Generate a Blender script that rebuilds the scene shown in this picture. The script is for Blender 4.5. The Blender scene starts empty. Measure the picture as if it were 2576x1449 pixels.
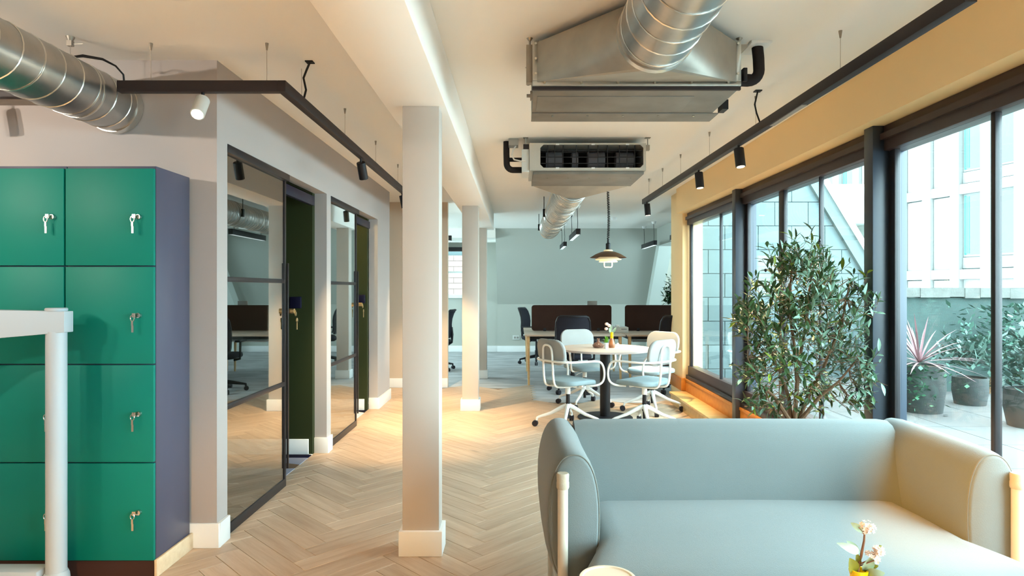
import bpy, bmesh, math, random
from mathutils import Vector, Matrix
random.seed(7)
PI = math.pi
scene = bpy.context.scene
C = scene.collection

# ------------------------------------------------------------------ camera, sky, exposure
F = 1600.0          # focal length in pixels of a 2576 px wide frame
H = 1.35            # eye height
cam_d = bpy.data.cameras.new('camera'); cam = bpy.data.objects.new('camera', cam_d); C.objects.link(cam)
cam_d.sensor_width = 36.0; cam_d.sensor_fit = 'HORIZONTAL'; cam_d.lens = F / 2576 * 36
cam_d.shift_x = -12 / 2576; cam_d.shift_y = 3.5 / 2576
cam_d.clip_start = 0.05; cam_d.clip_end = 300
cam.location = (0, 0, H); cam.rotation_euler = (PI / 2, 0, 0)
scene.camera = cam

world = bpy.data.worlds.new('world'); scene.world = world; world.use_nodes = True
bg = world.node_tree.nodes['Background']
bg.inputs[0].default_value = (0.74, 0.94, 1.0, 1); bg.inputs[1].default_value = 8.0

scene.view_settings.view_transform = 'Standard'; scene.view_settings.look = 'None'
scene.view_settings.exposure = 1.12; scene.view_settings.gamma = 1.0
scene.view_settings.use_curve_mapping = False
WARM = (1.0, 0.72, 0.40)
SPOT_W = 1.0        # global multiplier for track spots

# daylight portals in the window openings (they guide sampling of the sky, they give no light of their own)
def portal(loc, rot, sx, sy):
    l = bpy.data.lights.new('sky_portal', 'AREA'); l.shape = 'RECTANGLE'; l.size = sx; l.size_y = sy; l.cycles.is_portal = True
    o = bpy.data.objects.new('sky_portal', l); C.objects.link(o); o.location = loc; o.rotation_euler = rot
portal((2.13, 3.3, 1.27), (0, PI/2, 0), 1.9, 8.6)
portal((4.69, 10.4, 1.5), (0, PI/2, 0), 1.3, 3.5)
portal((-4.39, 11.15, 1.5), (0, -PI/2, 0), 1.4, 3.6)
portal((-1.35, 13.86, 1.73), (-PI/2, 0, 0), 1.0, 1.0)

# ------------------------------------------------------------------ helpers
def lin(c):
    c /= 255.0
    return c / 12.92 if c <= 0.04045 else ((c + 0.055) / 1.055) ** 2.4
def S(r, g, b): return (lin(r), lin(g), lin(b), 1.0)
def at(px, py, Y): return Vector(((px - 1300) * Y / F, Y, H - (py - 728) * Y / F))

class MB:
    def __init__(self): self.v = []; self.f = []
    def add(self, vs, fs):
        o = len(self.v); self.v += [Vector(p) for p in vs]; self.f += [tuple(i + o for i in f) for f in fs]; return self
    def box(self, x0, x1, y0, y1, z0, z1):
        return self.add([(x0,y0,z0),(x1,y0,z0),(x1,y1,z0),(x0,y1,z0),(x0,y0,z1),(x1,y0,z1),(x1,y1,z1),(x0,y1,z1)],
            [(0,3,2,1),(4,5,6,7),(0,1,5,4),(1,2,6,5),(2,3,7,6),(3,0,4,7)])
    def loft(self, rings, cap=True, closed=True):
        n = len(rings[0]); o = len(self.v); fs = []
        for r in rings: self.v += [Vector(p) for p in r]
        for i in range(len(rings) - 1):
            for j in range(n if closed else n - 1):
                k = (j + 1) % n
                fs.append((o+i*n+j, o+i*n+k, o+(i+1)*n+k, o+(i+1)*n+j))
        if cap:
            fs.append(tuple(o + j for j in reversed(range(n))))
            fs.append(tuple(o + (len(rings)-1)*n + j for j in range(n)))
        self.f += fs; return self
    def tube(self, pts, r, n=8, closed=False, rr=None):
        pts = [Vector(p) for p in pts]; m = len(pts); rings = []
        t0 = (pts[1] - pts[0]).normalized()
        up = Vector((0,0,1)) if abs(t0.z) < 0.9 else Vector((1,0,0))
        nrm = (up - t0 * up.dot(t0)).normalized()
        for i in range(m):
            if closed: t = (pts[(i+1)%m] - pts[i-1]).normalized()
            elif i == 0: t = t0
            elif i == m - 1: t = (pts[i] - pts[i-1]).normalized()
            else:
                t = (pts[i+1] - pts[i]).normalized() + (pts[i] - pts[i-1]).normalized()
                t = t.normalized() if t.length > 1e-6 else (pts[i+1]-pts[i]).normalized()
            nrm = nrm - t * nrm.dot(t)
            nrm = nrm.normalized() if nrm.length > 1e-6 else t.orthogonal().normalized()
            b = t.cross(nrm); q = rr[i] if rr else r
            rings.append([pts[i] + (nrm * math.cos(2*PI*j/n) + b * math.sin(2*PI*j/n)) * q for j in range(n)])
        if closed: rings.append(rings[0]); return self.loft(rings, cap=False)
        return self.loft(rings)
    def cyl(self, p0, p1, r0, r1=None, n=16):
        r1 = r0 if r1 is None else r1
        return self.tube([p0, p1], r0, n, rr=[r0, r1])
    def lathe(self, prof, c=(0,0,0), n=24):
        c = Vector(c)
        return self.loft([[c + Vector((r*math.cos(2*PI*j/n), r*math.sin(2*PI*j/n), z)) for j in range(n)] for r, z in prof])
    def prism(self, poly, axis, a, b):
        def P(u, w, t):
            return {'x': (t,u,w), 'y': (u,t,w), 'z': (u,w,t)}[axis]
        return self.loft([[P(u,w,a) for u,w in poly], [P(u,w,b) for u,w in poly]])
    def ball(self, c, r, n=12, m=7, s=(1,1,1)):
        c = Vector(c)
        return self.loft([[c + Vector((s[0]*r*math.sin(PI*(i+.02)/(m+.04))*math.cos(2*PI*j/n), s[1]*r*math.sin(PI*(i+.02)/(m+.04))*math.sin(2*PI*j/n), -s[2]*r*math.cos(PI*(i+.02)/(m+.04)))) for j in range(n)] for i in range(m+1)])
    def xf(self, m): self.v = [m @ p for p in self.v]; return self
    def mapv(self, fn): self.v = [Vector(fn(p)) for p in self.v]; return self
    def mesh(self, name, mt, off=Vector((0,0,0)), bevel=0, seg=2, angle=38):
        me = bpy.data.meshes.new(name)
        me.from_pydata([tuple(p - off) for p in self.v], [], self.f)
        bm = bmesh.new(); bm.from_mesh(me)
        bmesh.ops.recalc_face_normals(bm, faces=bm.faces)
        if bevel:
            bmesh.ops.remove_doubles(bm, verts=bm.verts, dist=1e-6)
            es = [e for e in bm.edges if len(e.link_faces) == 2 and e.calc_face_angle(0) > 0.6]
            bmesh.ops.bevel(bm, geom=es, offset=bevel, segments=seg, affect='EDGES', profile=0.5, clamp_overlap=True)
        bm.to_mesh(me); bm.free()
        for p in me.polygons: p.use_smooth = True
        try: me.set_sharp_from_angle(angle=math.radians(angle))
        except Exception: pass
        me.materials.append(mt)
        return me
    def build(self, name, mt, parent=None, bevel=0, seg=2, angle=38, label=None, stuff=False):
        off = Vector((0,0,0)); p = parent
        while p is not None: off += p.location; p = p.parent
        o = bpy.data.objects.new(name, self.mesh(name, mt, off, bevel, seg, angle)); C.objects.link(o)
        if parent is not None: o.parent = parent
        if label: o['label'] = label
        if stuff: o['kind'] = 'stuff'
        return o

def thing(name, label, cat, loc=(0,0,0), group=None):
    o = bpy.data.objects.new(name, None); C.objects.link(o); o.location = loc; o.empty_display_size = 0.05
    o['label'] = label; o['category'] = cat
    if group: o['group'] = group
    return o
def tag(o, label, cat, group=None):
    o['label'] = label; o['category'] = cat
    if group: o['group'] = group
    return o
def struct(o, label=None):
    o['kind'] = 'structure'
    if label: o['label'] = label
    return o
def sempty(name, label, loc=(0,0,0)):
    o = bpy.data.objects.new(name, None); C.objects.link(o); o.location = loc; o.empty_display_size = 0.05
    o['kind'] = 'structure'; o['label'] = label; return o
def copy_tree(o, parent=None):
    c = o.copy(); C.objects.link(c); c.parent = parent
    for ch in o.children: copy_tree(ch, c)
    return c
def rrect(w, d, r, z, k=5, cx=0, cy=0):
    pts = []
    r = min(r, w/2 - 1e-4, d/2 - 1e-4)
    for (sx, sy, a0) in ((1,1,0),(-1,1,PI/2),(-1,-1,PI),(1,-1,1.5*PI)):
        for i in range(k+1):
            a = a0 + PI/2*i/k
            pts.append(Vector((cx + sx*(w/2-r) + r*math.cos(a), cy + sy*(d/2-r) + r*math.sin(a), z)))
    return pts
def pad(w, d, h, rc, e, z0=0, k=5, crown=0.0):
    """soft cushion slab: rounded rectangle in plan, edges rolled with radius e"""
    mb = MB(); st = []
    for i in range(4): a = PI/2*i/3; st.append((e*(1-math.sin(a)), z0 + e*(1-math.cos(a))))
    for i in range(4): a = PI/2*i/3; st.append((e*(1-math.cos(a)), z0 + h - e*(1-math.sin(a))))
    rings = [rrect(w-2*q, d-2*q, max(rc-q, .004), z, k) for q, z in st]
    if crown:
        rings.append([Vector((p.x*.6, p.y*.6, z0+h+crown*.7)) for p in rings[-1]])
        rings.append([Vector((p.x*.3, p.y*.3, z0+h+crown)) for p in rings[-1]])
    return mb.loft(rings)
def sup(hw, hh, cx, cz, y, p=2.6, n=28):
    out = []
    for j in range(n):
        a = 2*PI*j/n; c, s = math.cos(a), math.sin(a)
        out.append(Vector((cx + hw*math.copysign(abs(c)**(2/p), c), y, cz + hh*math.copysign(abs(s)**(2/p), s))))
    return out
def arc(c, r, a0, a1, n, ax=0, ay=2):
    out = []
    for i in range(n+1):
        a = a0 + (a1-a0)*i/n; p = Vector(c); p[ax] += r*math.cos(a); p[ay] += r*math.sin(a); out.append(p)
    return out

# ------------------------------------------------------------------ materials
def M(name, col, rough=.5, metal=0., spec=.4, var=0., vs=4., bump=0., bs=60., rnd=0., emit=None, es=1., stretch=(1,1,1), sheen=0., coat=0., tr=0.):
    m = bpy.data.materials.new(name); m.use_nodes = True; nt = m.node_tree; N = nt.nodes; L = nt.links
    b = N['Principled BSDF']
    b.inputs['Roughness'].default_value = rough; b.inputs['Metallic'].default_value = metal
    b.inputs['Specular IOR Level'].default_value = spec
    if sheen: b.inputs['Sheen Weight'].default_value = sheen
    if coat: b.inputs['Coat Weight'].default_value = coat
    if tr: b.inputs['Transmission Weight'].default_value = tr
    b.inputs['Base Color'].default_value = col
    tc = N.new('ShaderNodeTexCoord'); mp = N.new('ShaderNodeMapping'); mp.inputs['Scale'].default_value = stretch
    L.new(tc.outputs['Object'], mp.inputs[0])
    last = None
    if var or rnd:
        nz = N.new('ShaderNodeTexNoise'); nz.inputs['Scale'].default_value = vs; nz.inputs['Detail'].default_value = 5
        L.new(mp.outputs[0], nz.inputs['Vector'])
        mr = N.new('ShaderNodeMapRange'); mr.inputs[3].default_value = 1-var; mr.inputs[4].default_value = 1+var
        mr.inputs[1].default_value = .3; mr.inputs[2].default_value = .7
        L.new(nz.outputs['Fac'], mr.inputs[0]); last = mr.outputs[0]
        if rnd:
            oi = N.new('ShaderNodeObjectInfo'); mr2 = N.new('ShaderNodeMapRange'); mr2.inputs[3].default_value = 1-rnd; mr2.inputs[4].default_value = 1+rnd
            L.new(oi.outputs['Random'], mr2.inputs[0])
            mm = N.new('ShaderNodeMath'); mm.operation = 'MULTIPLY'; L.new(last, mm.inputs[0]); L.new(mr2.outputs[0], mm.inputs[1]); last = mm.outputs[0]
        mx = N.new('ShaderNodeMix'); mx.data_type = 'RGBA'; mx.blend_type = 'MULTIPLY'; mx.inputs[0].default_value = 1
        mx.inputs[6].default_value = col; L.new(last, mx.inputs[7]); L.new(mx.outputs[2], b.inputs['Base Color'])
    if bump:
        n2 = N.new('ShaderNodeTexNoise'); n2.inputs['Scale'].default_value = bs; n2.inputs['Detail'].default_value = 3
        L.new(mp.outputs[0], n2.inputs['Vector'])
        bp = N.new('ShaderNodeBump'); bp.inputs['Strength'].default_value = bump; bp.inputs['Distance'].default_value = .01
        L.new(n2.outputs['Fac'], bp.inputs['Height']); L.new(bp.outputs[0], b.inputs['Normal'])
    if emit:
        b.inputs['Emission Color'].default_value = emit; b.inputs['Emission Strength'].default_value = es
    return m
def wood(name, c1, c2, rough=.45, rnd=.1, sx=1.2, sy=14., knots=False):
    m = bpy.data.materials.new(name); m.use_nodes = True; nt = m.node_tree; N = nt.nodes; L = nt.links
    b = N['Principled BSDF']; b.inputs['Roughness'].default_value = rough; b.inputs['Specular IOR Level'].default_value = .4
    tc = N.new('ShaderNodeTexCoord'); mp = N.new('ShaderNodeMapping'); mp.inputs['Scale'].default_value = (sx, sy, sy)
    oi = N.new('ShaderNodeObjectInfo'); va = N.new('ShaderNodeVectorMath'); va.operation = 'ADD'
    sc = N.new('ShaderNodeVectorMath'); sc.operation = 'SCALE'; sc.inputs['Scale'].default_value = 37.
    cb = N.new('ShaderNodeCombineXYZ'); L.new(oi.outputs['Random'], cb.inputs[0]); L.new(oi.outputs['Random'], cb.inputs[1]); L.new(cb.outputs[0], sc.inputs[0])
    L.new(tc.outputs['Object'], mp.inputs[0]); L.new(mp.outputs[0], va.inputs[0]); L.new(sc.outputs[0], va.inputs[1])
    nz = N.new('ShaderNodeTexNoise'); nz.inputs['Scale'].default_value = 1.6; nz.inputs['Detail'].default_value = 7; nz.inputs['Roughness'].default_value = .65
    L.new(va.outputs[0], nz.inputs['Vector'])
    cr = N.new('ShaderNodeValToRGB'); cr.color_ramp.elements[0].position = .3; cr.color_ramp.elements[0].color = c1
    cr.color_ramp.elements[1].position = .72; cr.color_ramp.elements[1].color = c2
    L.new(nz.outputs['Fac'], cr.inputs[0])
    mr2 = N.new('ShaderNodeMapRange'); mr2.inputs[3].default_value = 1-rnd; mr2.inputs[4].default_value = 1+rnd; L.new(oi.outputs['Random'], mr2.inputs[0])
    mx = N.new('ShaderNodeMix'); mx.data_type = 'RGBA'; mx.blend_type = 'MULTIPLY'; mx.inputs[0].default_value = 1
    L.new(cr.outputs[0], mx.inputs[6]); L.new(mr2.outputs[0], mx.inputs[7])
    last = mx.outputs[2]
    if knots:
        vz = N.new('ShaderNodeTexVoronoi'); vz.inputs['Scale'].default_value = 1.1
        mk = N.new('ShaderNodeMapping'); mk.inputs['Scale'].default_value = (.75, .3, 1)
        L.new(va.outputs[0], mk.inputs[0]); L.new(mk.outputs[0], vz.inputs['Vector'])
        mr = N.new('ShaderNodeMapRange'); mr.inputs[1].default_value = .02; mr.inputs[2].default_value = .09; mr.inputs[3].default_value = .55; mr.inputs[4].default_value = 1
        L.new(vz.outputs['Distance'], mr.inputs[0])
        m2 = N.new('ShaderNodeMix'); m2.data_type = 'RGBA'; m2.blend_type = 'MULTIPLY'; m2.inputs[0].default_value = 1
        L.new(last, m2.inputs[6]); L.new(mr.outputs[0], m2.inputs[7]); last = m2.outputs[2]
    L.new(last, b.inputs['Base Color'])
    bp = N.new('ShaderNodeBump'); bp.inputs['Strength'].default_value = .12; bp.inputs['Distance'].default_value = .005
    L.new(nz.outputs['Fac'], bp.inputs['Height']); L.new(bp.outputs[0], b.inputs['Normal'])
    return m
def glassmat(name, tint, refl, rough=0.0, fres=5.0):
    """thin pane: see-through plus mirror reflection"""
    m = bpy.data.materials.new(name); m.use_nodes = True; nt = m.node_tree; N = nt.nodes; L = nt.links
    N.remove(N['Principled BSDF']); out = N['Material Output']
    t = N.new('ShaderNodeBsdfTransparent'); t.inputs[0].default_value = tint
    g = N.new('ShaderNodeBsdfGlossy'); g.inputs['Roughness'].default_value = rough; g.inputs[0].default_value = (1,1,1,1)
    lw = N.new('ShaderNodeLayerWeight'); lw.inputs[0].default_value = .5
    pw = N.new('ShaderNodeMath'); pw.operation = 'POWER'; pw.inputs[1].default_value = fres; L.new(lw.outputs['Facing'], pw.inputs[0])
    ml = N.new('ShaderNodeMath'); ml.operation = 'MULTIPLY'; ml.inputs[1].default_value = .85; L.new(pw.outputs[0], ml.inputs[0])
    ad = N.new('ShaderNodeMath'); ad.operation = 'ADD'; ad.use_clamp = True; ad.inputs[1].default_value = refl; L.new(ml.outputs[0], ad.inputs[0])
    mx = N.new('ShaderNodeMixShader'); L.new(ad.outputs[0], mx.inputs[0]); L.new(t.outputs[0], mx.inputs[1]); L.new(g.outputs[0], mx.inputs[2])
    L.new(mx.outputs[0], out.inputs['Surface']); return m
def carpetmat(name):
    m = bpy.data.materials.new(name); m.use_nodes = True; nt = m.node_tree; N = nt.nodes; L = nt.links
    b = N['Principled BSDF']; b.inputs['Roughness'].default_value = .95; b.inputs['Specular IOR Level'].default_value = .05
    tc = N.new('ShaderNodeTexCoord'); mp = N.new('ShaderNodeMapping'); mp.inputs['Scale'].default_value = (3.2, 6.5, 1); mp.inputs['Rotation'].default_value = (0,0,.5)
    L.new(tc.outputs['Object'], mp.inputs[0])
    vz = N.new('ShaderNodeTexVoronoi'); vz.inputs['Scale'].default_value = 1.0; L.new(mp.outputs[0], vz.inputs['Vector'])
    sp = N.new('ShaderNodeSeparateColor'); L.new(vz.outputs['Color'], sp.inputs[0])
    cr = N.new('ShaderNodeValToRGB'); cr.color_ramp.interpolation = 'CONSTANT'
    e = cr.color_ramp.elements; e[0].position = 0; e[0].color = S(18,18,48); e[1].position = .3; e[1].color = S(225,222,220)
    for p, c in ((.5, S(120,96,78)), (.68, S(150,150,165)), (.82, S(26,24,40))):
        q = e.new(p); q.color = c
    L.new(sp.outputs[0], cr.inputs[0]); L.new(cr.outputs[0], b.inputs['Base Color']); return m

m_wall   = M('wall_paint', S(178,172,170), .75, var=.02, vs=1.5, bump=.03, bs=180)
m_colp   = M('column_paint', S(196,188,180), .75, var=.02, vs=1.5, bump=.03, bs=180)
m_raft   = M('rafter_paint', S(214,222,216), .8, var=.02, vs=1.)
m_ceil   = M('ceiling_paint', S(244,240,234), .85, var=.012, vs=1.2, bump=.02, bs=150)
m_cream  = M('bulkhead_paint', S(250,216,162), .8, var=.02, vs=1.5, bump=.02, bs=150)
m_sage   = M('far_wall_paint', S(182,185,177), .8, var=.02, vs=1., bump=.02, bs=150)
m_white  = M('white_gloss_paint', S(236,238,238), .4, var=.01, bump=.01)
m_pod    = M('dark_green_paint', S(42,50,18), .7, var=.05, vs=2)
m_oak    = wood('oak_plank', S(174,147,122), S(204,182,159), .42, .09, knots=True)
m_oakg   = M('plank_gap', S(134,104,74), .9, var=.1)
m_step   = wood('oak_step', S(206,164,100), S(232,196,132), .4, .03)
m_skirt  = wood('orange_wood', S(196,118,38), S(216,140,54), .4, .03)
m_ply    = wood('pale_plinth_wood', S(214,186,150), S(232,210,178), .5, .03)
m_carpet = M('grey_carpet', S(178,180,182), .98, spec=.05, var=.22, vs=2.2, bump=.3, bs=400, stretch=(1,2.5,1))
m_podcar = carpetmat('patterned_carpet')
m_frame  = M('black_frame_paint', S(34,30,34), .38, spec=.5, var=.06, vs=3)
m_post   = M('black_post_daylight_blue', S(44,54,68), .35, spec=.6, var=.06, vs=3)  # blue of reflected daylight mixed into the black of the posts
m_bronze = M('bronze_frame_paint', S(66,50,46), .42, spec=.45, var=.06, vs=3)
m_glass  = glassmat('window_glass', (.93,.985,.985,1), .03)
m_dglass = glassmat('door_glass', (.55,.60,.58,1), .33)
m_green  = M('locker_green', S(0,120,106), .5, spec=.22, var=.06, vs=1.6)
m_carc   = M('locker_navy', S(74,76,96), .38, spec=.5, var=.05, vs=2)
m_plinth = M('locker_plinth_brown', S(62,36,30), .6, var=.05)
m_chrome = M('chrome', S(214,212,206), .22, 1., var=.04, vs=30)
m_brass  = M('brass_key', S(226,200,150), .3, 1., var=.05, vs=30)
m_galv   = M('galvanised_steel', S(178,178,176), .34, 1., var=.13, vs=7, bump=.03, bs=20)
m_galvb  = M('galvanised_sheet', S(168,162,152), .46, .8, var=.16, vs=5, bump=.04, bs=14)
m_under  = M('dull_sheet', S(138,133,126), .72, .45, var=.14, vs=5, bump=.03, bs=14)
m_seam   = M('duct_seam', S(222,220,214), .3, 1., var=.05, vs=20)
m_unit   = M('unit_sheet_grey', S(196,194,186), .42, .55, var=.06, vs=5)
m_black  = M('matt_black', S(22,20,24), .5, var=.08, vs=12)
m_rail   = M('rail_dark_brown', S(44,35,36), .5, var=.06, vs=6)
m_foam   = M('black_foam_pipe', S(28,22,24), .8, var=.15, vs=20, bump=.2, bs=90)
m_dark   = M('unit_interior', S(20,18,24), .8, var=.1)
m_fan    = M('fan_scroll_grey', S(96,94,100), .6, var=.1)
m_cable  = M('cable_black', S(20,18,18), .6, var=.05)
m_cabw   = M('cable_white', S(226,220,212), .6, var=.03)
m_wire   = M('steel_wire', S(190,180,170), .4, .8, var=.05)
m_lens   = M('lamp_lens', S(255,236,200), .3, emit=(1,.80,.52,1), es=2.5, var=.01)
m_lensg  = M('lamp_lens_bright', S(255,246,225), .3, emit=(1,.90,.70,1), es=26, var=.01)
m_diff   = M('led_diffuser', S(240,244,244), .4, emit=(.86,.97,1,1), es=.3, var=.01)
m_sofa   = M('sofa_fabric', S(118,126,126), .9, spec=.15, var=.03, vs=3, bump=.22, bs=420, sheen=.25)
m_pipe   = M('sofa_piping', S(120,122,116), .9, spec=.1, var=.05, vs=20)
m_cap    = M('post_cap_fabric', S(190,180,160), .9, spec=.1, var=.05, vs=30, bump=.2, bs=300)
m_cofr   = M('cream_metal', S(208,201,186), .4, spec=.4, var=.02)
m_chfab  = M('chair_fabric', S(140,158,164), .9, spec=.12, var=.05, vs=6, bump=.2, bs=400)
m_chback = M('chair_back_fabric', S(160,163,162), .85, spec=.15, var=.03, vs=6, bump=.15, bs=400)
m_chwh   = M('chair_white_metal', S(240,240,236), .35, spec=.5, var=.01)
m_mesh   = M('office_mesh', S(22,22,34), .8, var=.1, vs=30, bump=.2, bs=300)
m_plas   = M('black_plastic', S(16,15,22), .45, var=.08, vs=10)
m_wheel  = M('castor_plastic', S(34,30,38), .4, var=.08, vs=20)
m_ttop   = wood('table_laminate', S(206,184,164), S(224,206,190), .38, .02)
m_tedge  = M('table_edge', S(190,176,170), .5, var=.03)
m_desk   = wood('desk_laminate', S(186,166,148), S(210,192,176), .4, .02)
m_dleg   = wood('desk_leg_oak', S(206,164,112), S(226,190,140), .45, .03)
m_screen = M('brown_screen_felt', S(62,44,38), .95, spec=.05, var=.06, vs=10, bump=.2, bs=300)
m_slate  = M('slate_tile', S(84,100,102), .6, var=.05, vs=3, rnd=.05, bump=.1, bs=30)
m_slatej = M('slate_joint', S(62,76,78), .9, var=.05)
m_flash  = M('lead_flashing', S(82,94,94), .5, var=.05, vs=4)
m_facade = M('white_facade_panel', S(104,105,103), .75, var=.02, vs=.7, rnd=.02)
m_facj   = M('facade_backing', S(98,101,100), .85, var=.02)
m_bglass = M('building_window_glass', S(34,92,86), .12, spec=.7, var=.1, vs=.8)
m_bcurt  = M('building_window_curtain', S(54,122,106), .6, var=.04)
m_bgrey  = M('building_grey_panel', S(100,103,102), .6, var=.03)
m_terr   = M('terrace_paving', S(88,86,85), .7, var=.05, vs=2, rnd=.03)
m_terrj  = M('terrace_joint', S(80,80,78), .9, var=.05)
m_para   = M('parapet_render', S(54,70,68), .9, var=.09, vs=2.2, bump=.2, bs=20)
m_coping = M('coping_stone', S(90,91,88), .9, var=.16, vs=6, bump=.5, bs=18)
m_pot    = M('terracotta_pot', S(186,112,62), .7, var=.08, vs=8)
m_potd   = M('dark_planter', S(44,48,48), .6, var=.08, vs=5)
m_soil   = M('soil', S(52,38,28), 1., var=.2, vs=30, bump=.5, bs=60)
m_bark   = M('olive_bark', S(128,98,74), .9, var=.2, vs=25, bump=.4, bs=60)
m_leaf   = M('olive_leaf', S(64,92,52), .5, spec=.4, var=.12, vs=40, rnd=.4)
m_leaf2  = M('olive_leaf_silver', S(132,166,144), .5, spec=.4, var=.1, vs=40, rnd=.25)
m_leaf3  = M('olive_leaf_young', S(126,142,34), .5, spec=.4, var=.1, vs=40, rnd=.2)
m_olive  = M('olive_fruit', S(34,24,40), .35, spec=.5, var=.1)
m_cord   = M('cordyline_leaf', S(140,104,110), .5, var=.2, vs=6, rnd=.3)
m_ivy    = M('ivy_leaf', S(56,102,74), .5, var=.15, vs=20, rnd=.25)
m_bush   = M('hazed_bush_leaf', S(62,84,76), .6, var=.15, vs=20, rnd=.3)  # leaf colour lightened to carry outdoor haze
m_fern   = M('dark_fern_leaf', S(30,62,26), .5, var=.15, vs=20, rnd=.4)
m_yellow = M('yellow_vase_glaze', S(250,206,0), .25, spec=.5, var=.03)
m_petal  = M('pink_white_petal', S(250,222,206), .7, var=.06, vs=30, rnd=.05)
m_stem   = M('brown_stem', S(150,104,78), .7, var=.1, vs=40)
m_eucal  = M('pale_green_leaf', S(164,186,158), .55, var=.12, vs=25, rnd=.15)
m_eucal2 = M('olive_green_leaf', S(132,126,34), .55, var=.12, vs=25)
m_amber  = M('amber_glass', S(196,128,84), .08, spec=.6, var=.03, tr=.55)
m_rose   = M('smoked_rose_glass', S(190,146,126), .06, spec=.6, var=.03, tr=.6)
m_shade  = M('pendant_brown', S(84,58,36), .45, var=.05)
m_shadei = M('pendant_white_glass', S(250,236,196), .5, emit=(1,.78,.42,1), es=.2, var=.01)
m_bulb   = M('pendant_bulb', S(255,244,214), .4, emit=(1,.84,.56,1), es=3, var=.01)
m_barr   = M('barrier_grey_white', S(176,186,194), .42, spec=.4, var=.015)
m_grey   = M('grey_plastic', S(150,146,140), .5, var=.05)
m_lgrey  = M('light_grey_plastic', S(206,208,204), .5, var=.04)
m_panel  = M('navy_switch_panel', S(20,18,44), .4, var=.05)
m_brick  = M('far_brick', S(150,124,112), .9, var=.12, vs=8)
m_sheet  = M('far_sill_white', S(236,240,238), .6, var=.02)
m_ctab   = wood('coffee_table_oak', S(186,146,102), S(214,178,136), .4, .03)
m_ceram  = M('cream_ceramic', S(168,148,116), .5, var=.04, vs=12)
m_yelt   = M('yellow_tag', S(240,200,90), .6, var=.03)

# ------------------------------------------------------------------ large structure
XW = -1.57     # pod wall plane
CE = 2.55      # ceiling
# floors
fl = struct(MB().box(-4.4, 2.1, 0.9, 8.95, -.10, -.012).build('floor', m_oakg), 'pale oak herringbone plank floor')
struct(MB().box(-4.4, 2.1, -4.0, 1.0, -.10, 0.0).build('floor', m_oak), 'oak floor of the lounge behind the viewer')
cp = MB().box(-4.4, .2, 8.72, 14.2, -.10, -.002); cp.box(.2, 5.2, 7.62, 14.2, -.10, -.002)
struct(cp.build('floor', m_carpet), 'mottled grey carpet floor of the far office')
# herringbone planks
PL, PW = 0.6, 0.12; r2 = math.sqrt(.5); gap = .0010
pm = MB().box(gap, PL-gap, gap, PW-gap, -.012, 0).mesh('plank', m_oak, bevel=.0012, seg=1)
cands = []
for a in range(-60, 90):
    for b_ in range(-6, 8):
        for kind in (0, 1):
            u0, w0 = a*PW + b_*PL, a*PW - b_*PL
            if kind == 0: cu, cw = u0 + PL/2, w0 + PW/2
            else: u0, w0 = u0 + PL, w0 + PW - PL; cu, cw = u0 + PW/2, w0 + PL/2
            cx, cy = (cu - cw)*r2 - .17, (cu + cw)*r2
            inside = (-1.98 < cx < 2.0 and 1.1 < cy < 7.62) or (-1.98 < cx < .2 and 7.5 < cy < 8.74) or (-4.3 < cx <= -1.98 and 1.1 < cy < 3.33) or (-4.3 < cx <= -1.6 and 7.85 < cy < 8.74)
            if not inside: continue
            if kind == 0: M4 = Matrix.Translation(((u0-w0)*r2-.17, (u0+w0)*r2, 0)) @ Matrix.Rotation(PI/4, 4, 'Z')
            else: M4 = Matrix.Translation(((u0+PW-w0)*r2-.17, (u0+PW+w0)*r2, 0)) @ Matrix.Rotation(PI*3/4, 4, 'Z')
            px = 1300 + F*cx/cy; py = 728 + F*H/cy
            vis = -60 < px < 2640 and py < 1500 and -1.8 < cx and not (cx > .25 and cy < 3.1)
            cands.append((not vis, cy, M4))
cands.sort(key=lambda t: (t[0], t[1]))
rest = MB()
for i, (nv, cy, M4) in enumerate(cands):
    if not nv and i < 300:
        o = bpy.data.objects.new('plank', pm); C.objects.link(o); o.parent = fl; o.matrix_local = M4
    else:
        rest.add([M4 @ Vector(p) for p in ((gap,gap,-.012),(PL-gap,gap,-.012),(PL-gap,PW-gap,-.012),(gap,PW-gap,-.012),(gap,gap,0),(PL-gap,gap,0),(PL-gap,PW-gap,0),(gap,PW-gap,0))],
                 [(4,5,6,7),(0,1,5,4),(1,2,6,5),(2,3,7,6),(3,0,4,7)])
rest.build('far_planks', m_oak, fl, stuff=True)
# ceiling, beam, bulkheads
struct(MB().box(-4.4, 2.3, -4.0, 8.16, CE, CE+.15).box(-4.4, 4.7, 8.16, 14.2, CE, CE+.15).build('ceiling', m_ceil), 'white ceiling')
struct(MB().box(-.67, -.36, -4.0, 10.0, 2.28, CE-.001).build('ceiling_beam', m_ceil, bevel=.006), 'white boxed ceiling beam above the columns')
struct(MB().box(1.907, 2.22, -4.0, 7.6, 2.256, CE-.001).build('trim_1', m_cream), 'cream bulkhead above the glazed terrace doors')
def column(x0, x1, y0, d, lab):
    c = struct(MB().box(x0, x1, y0, y0+d, 0, 2.28).build('column', m_colp, bevel=.003), lab)
    b = .017
    MB().box(x0-b, x1+b, y0-b, y0+d+b, .0005, .128).build('baseboard', m_white, c, bevel=.003)
column(-.580, -.394, 3.225, .13, 'nearest square column beside the sofa')
column(-.607, -.427, 7.06, .17, 'second square column along the beam')
column(-.640, -.456, 9.62, .17, 'farthest square column, partly behind the second')
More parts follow.
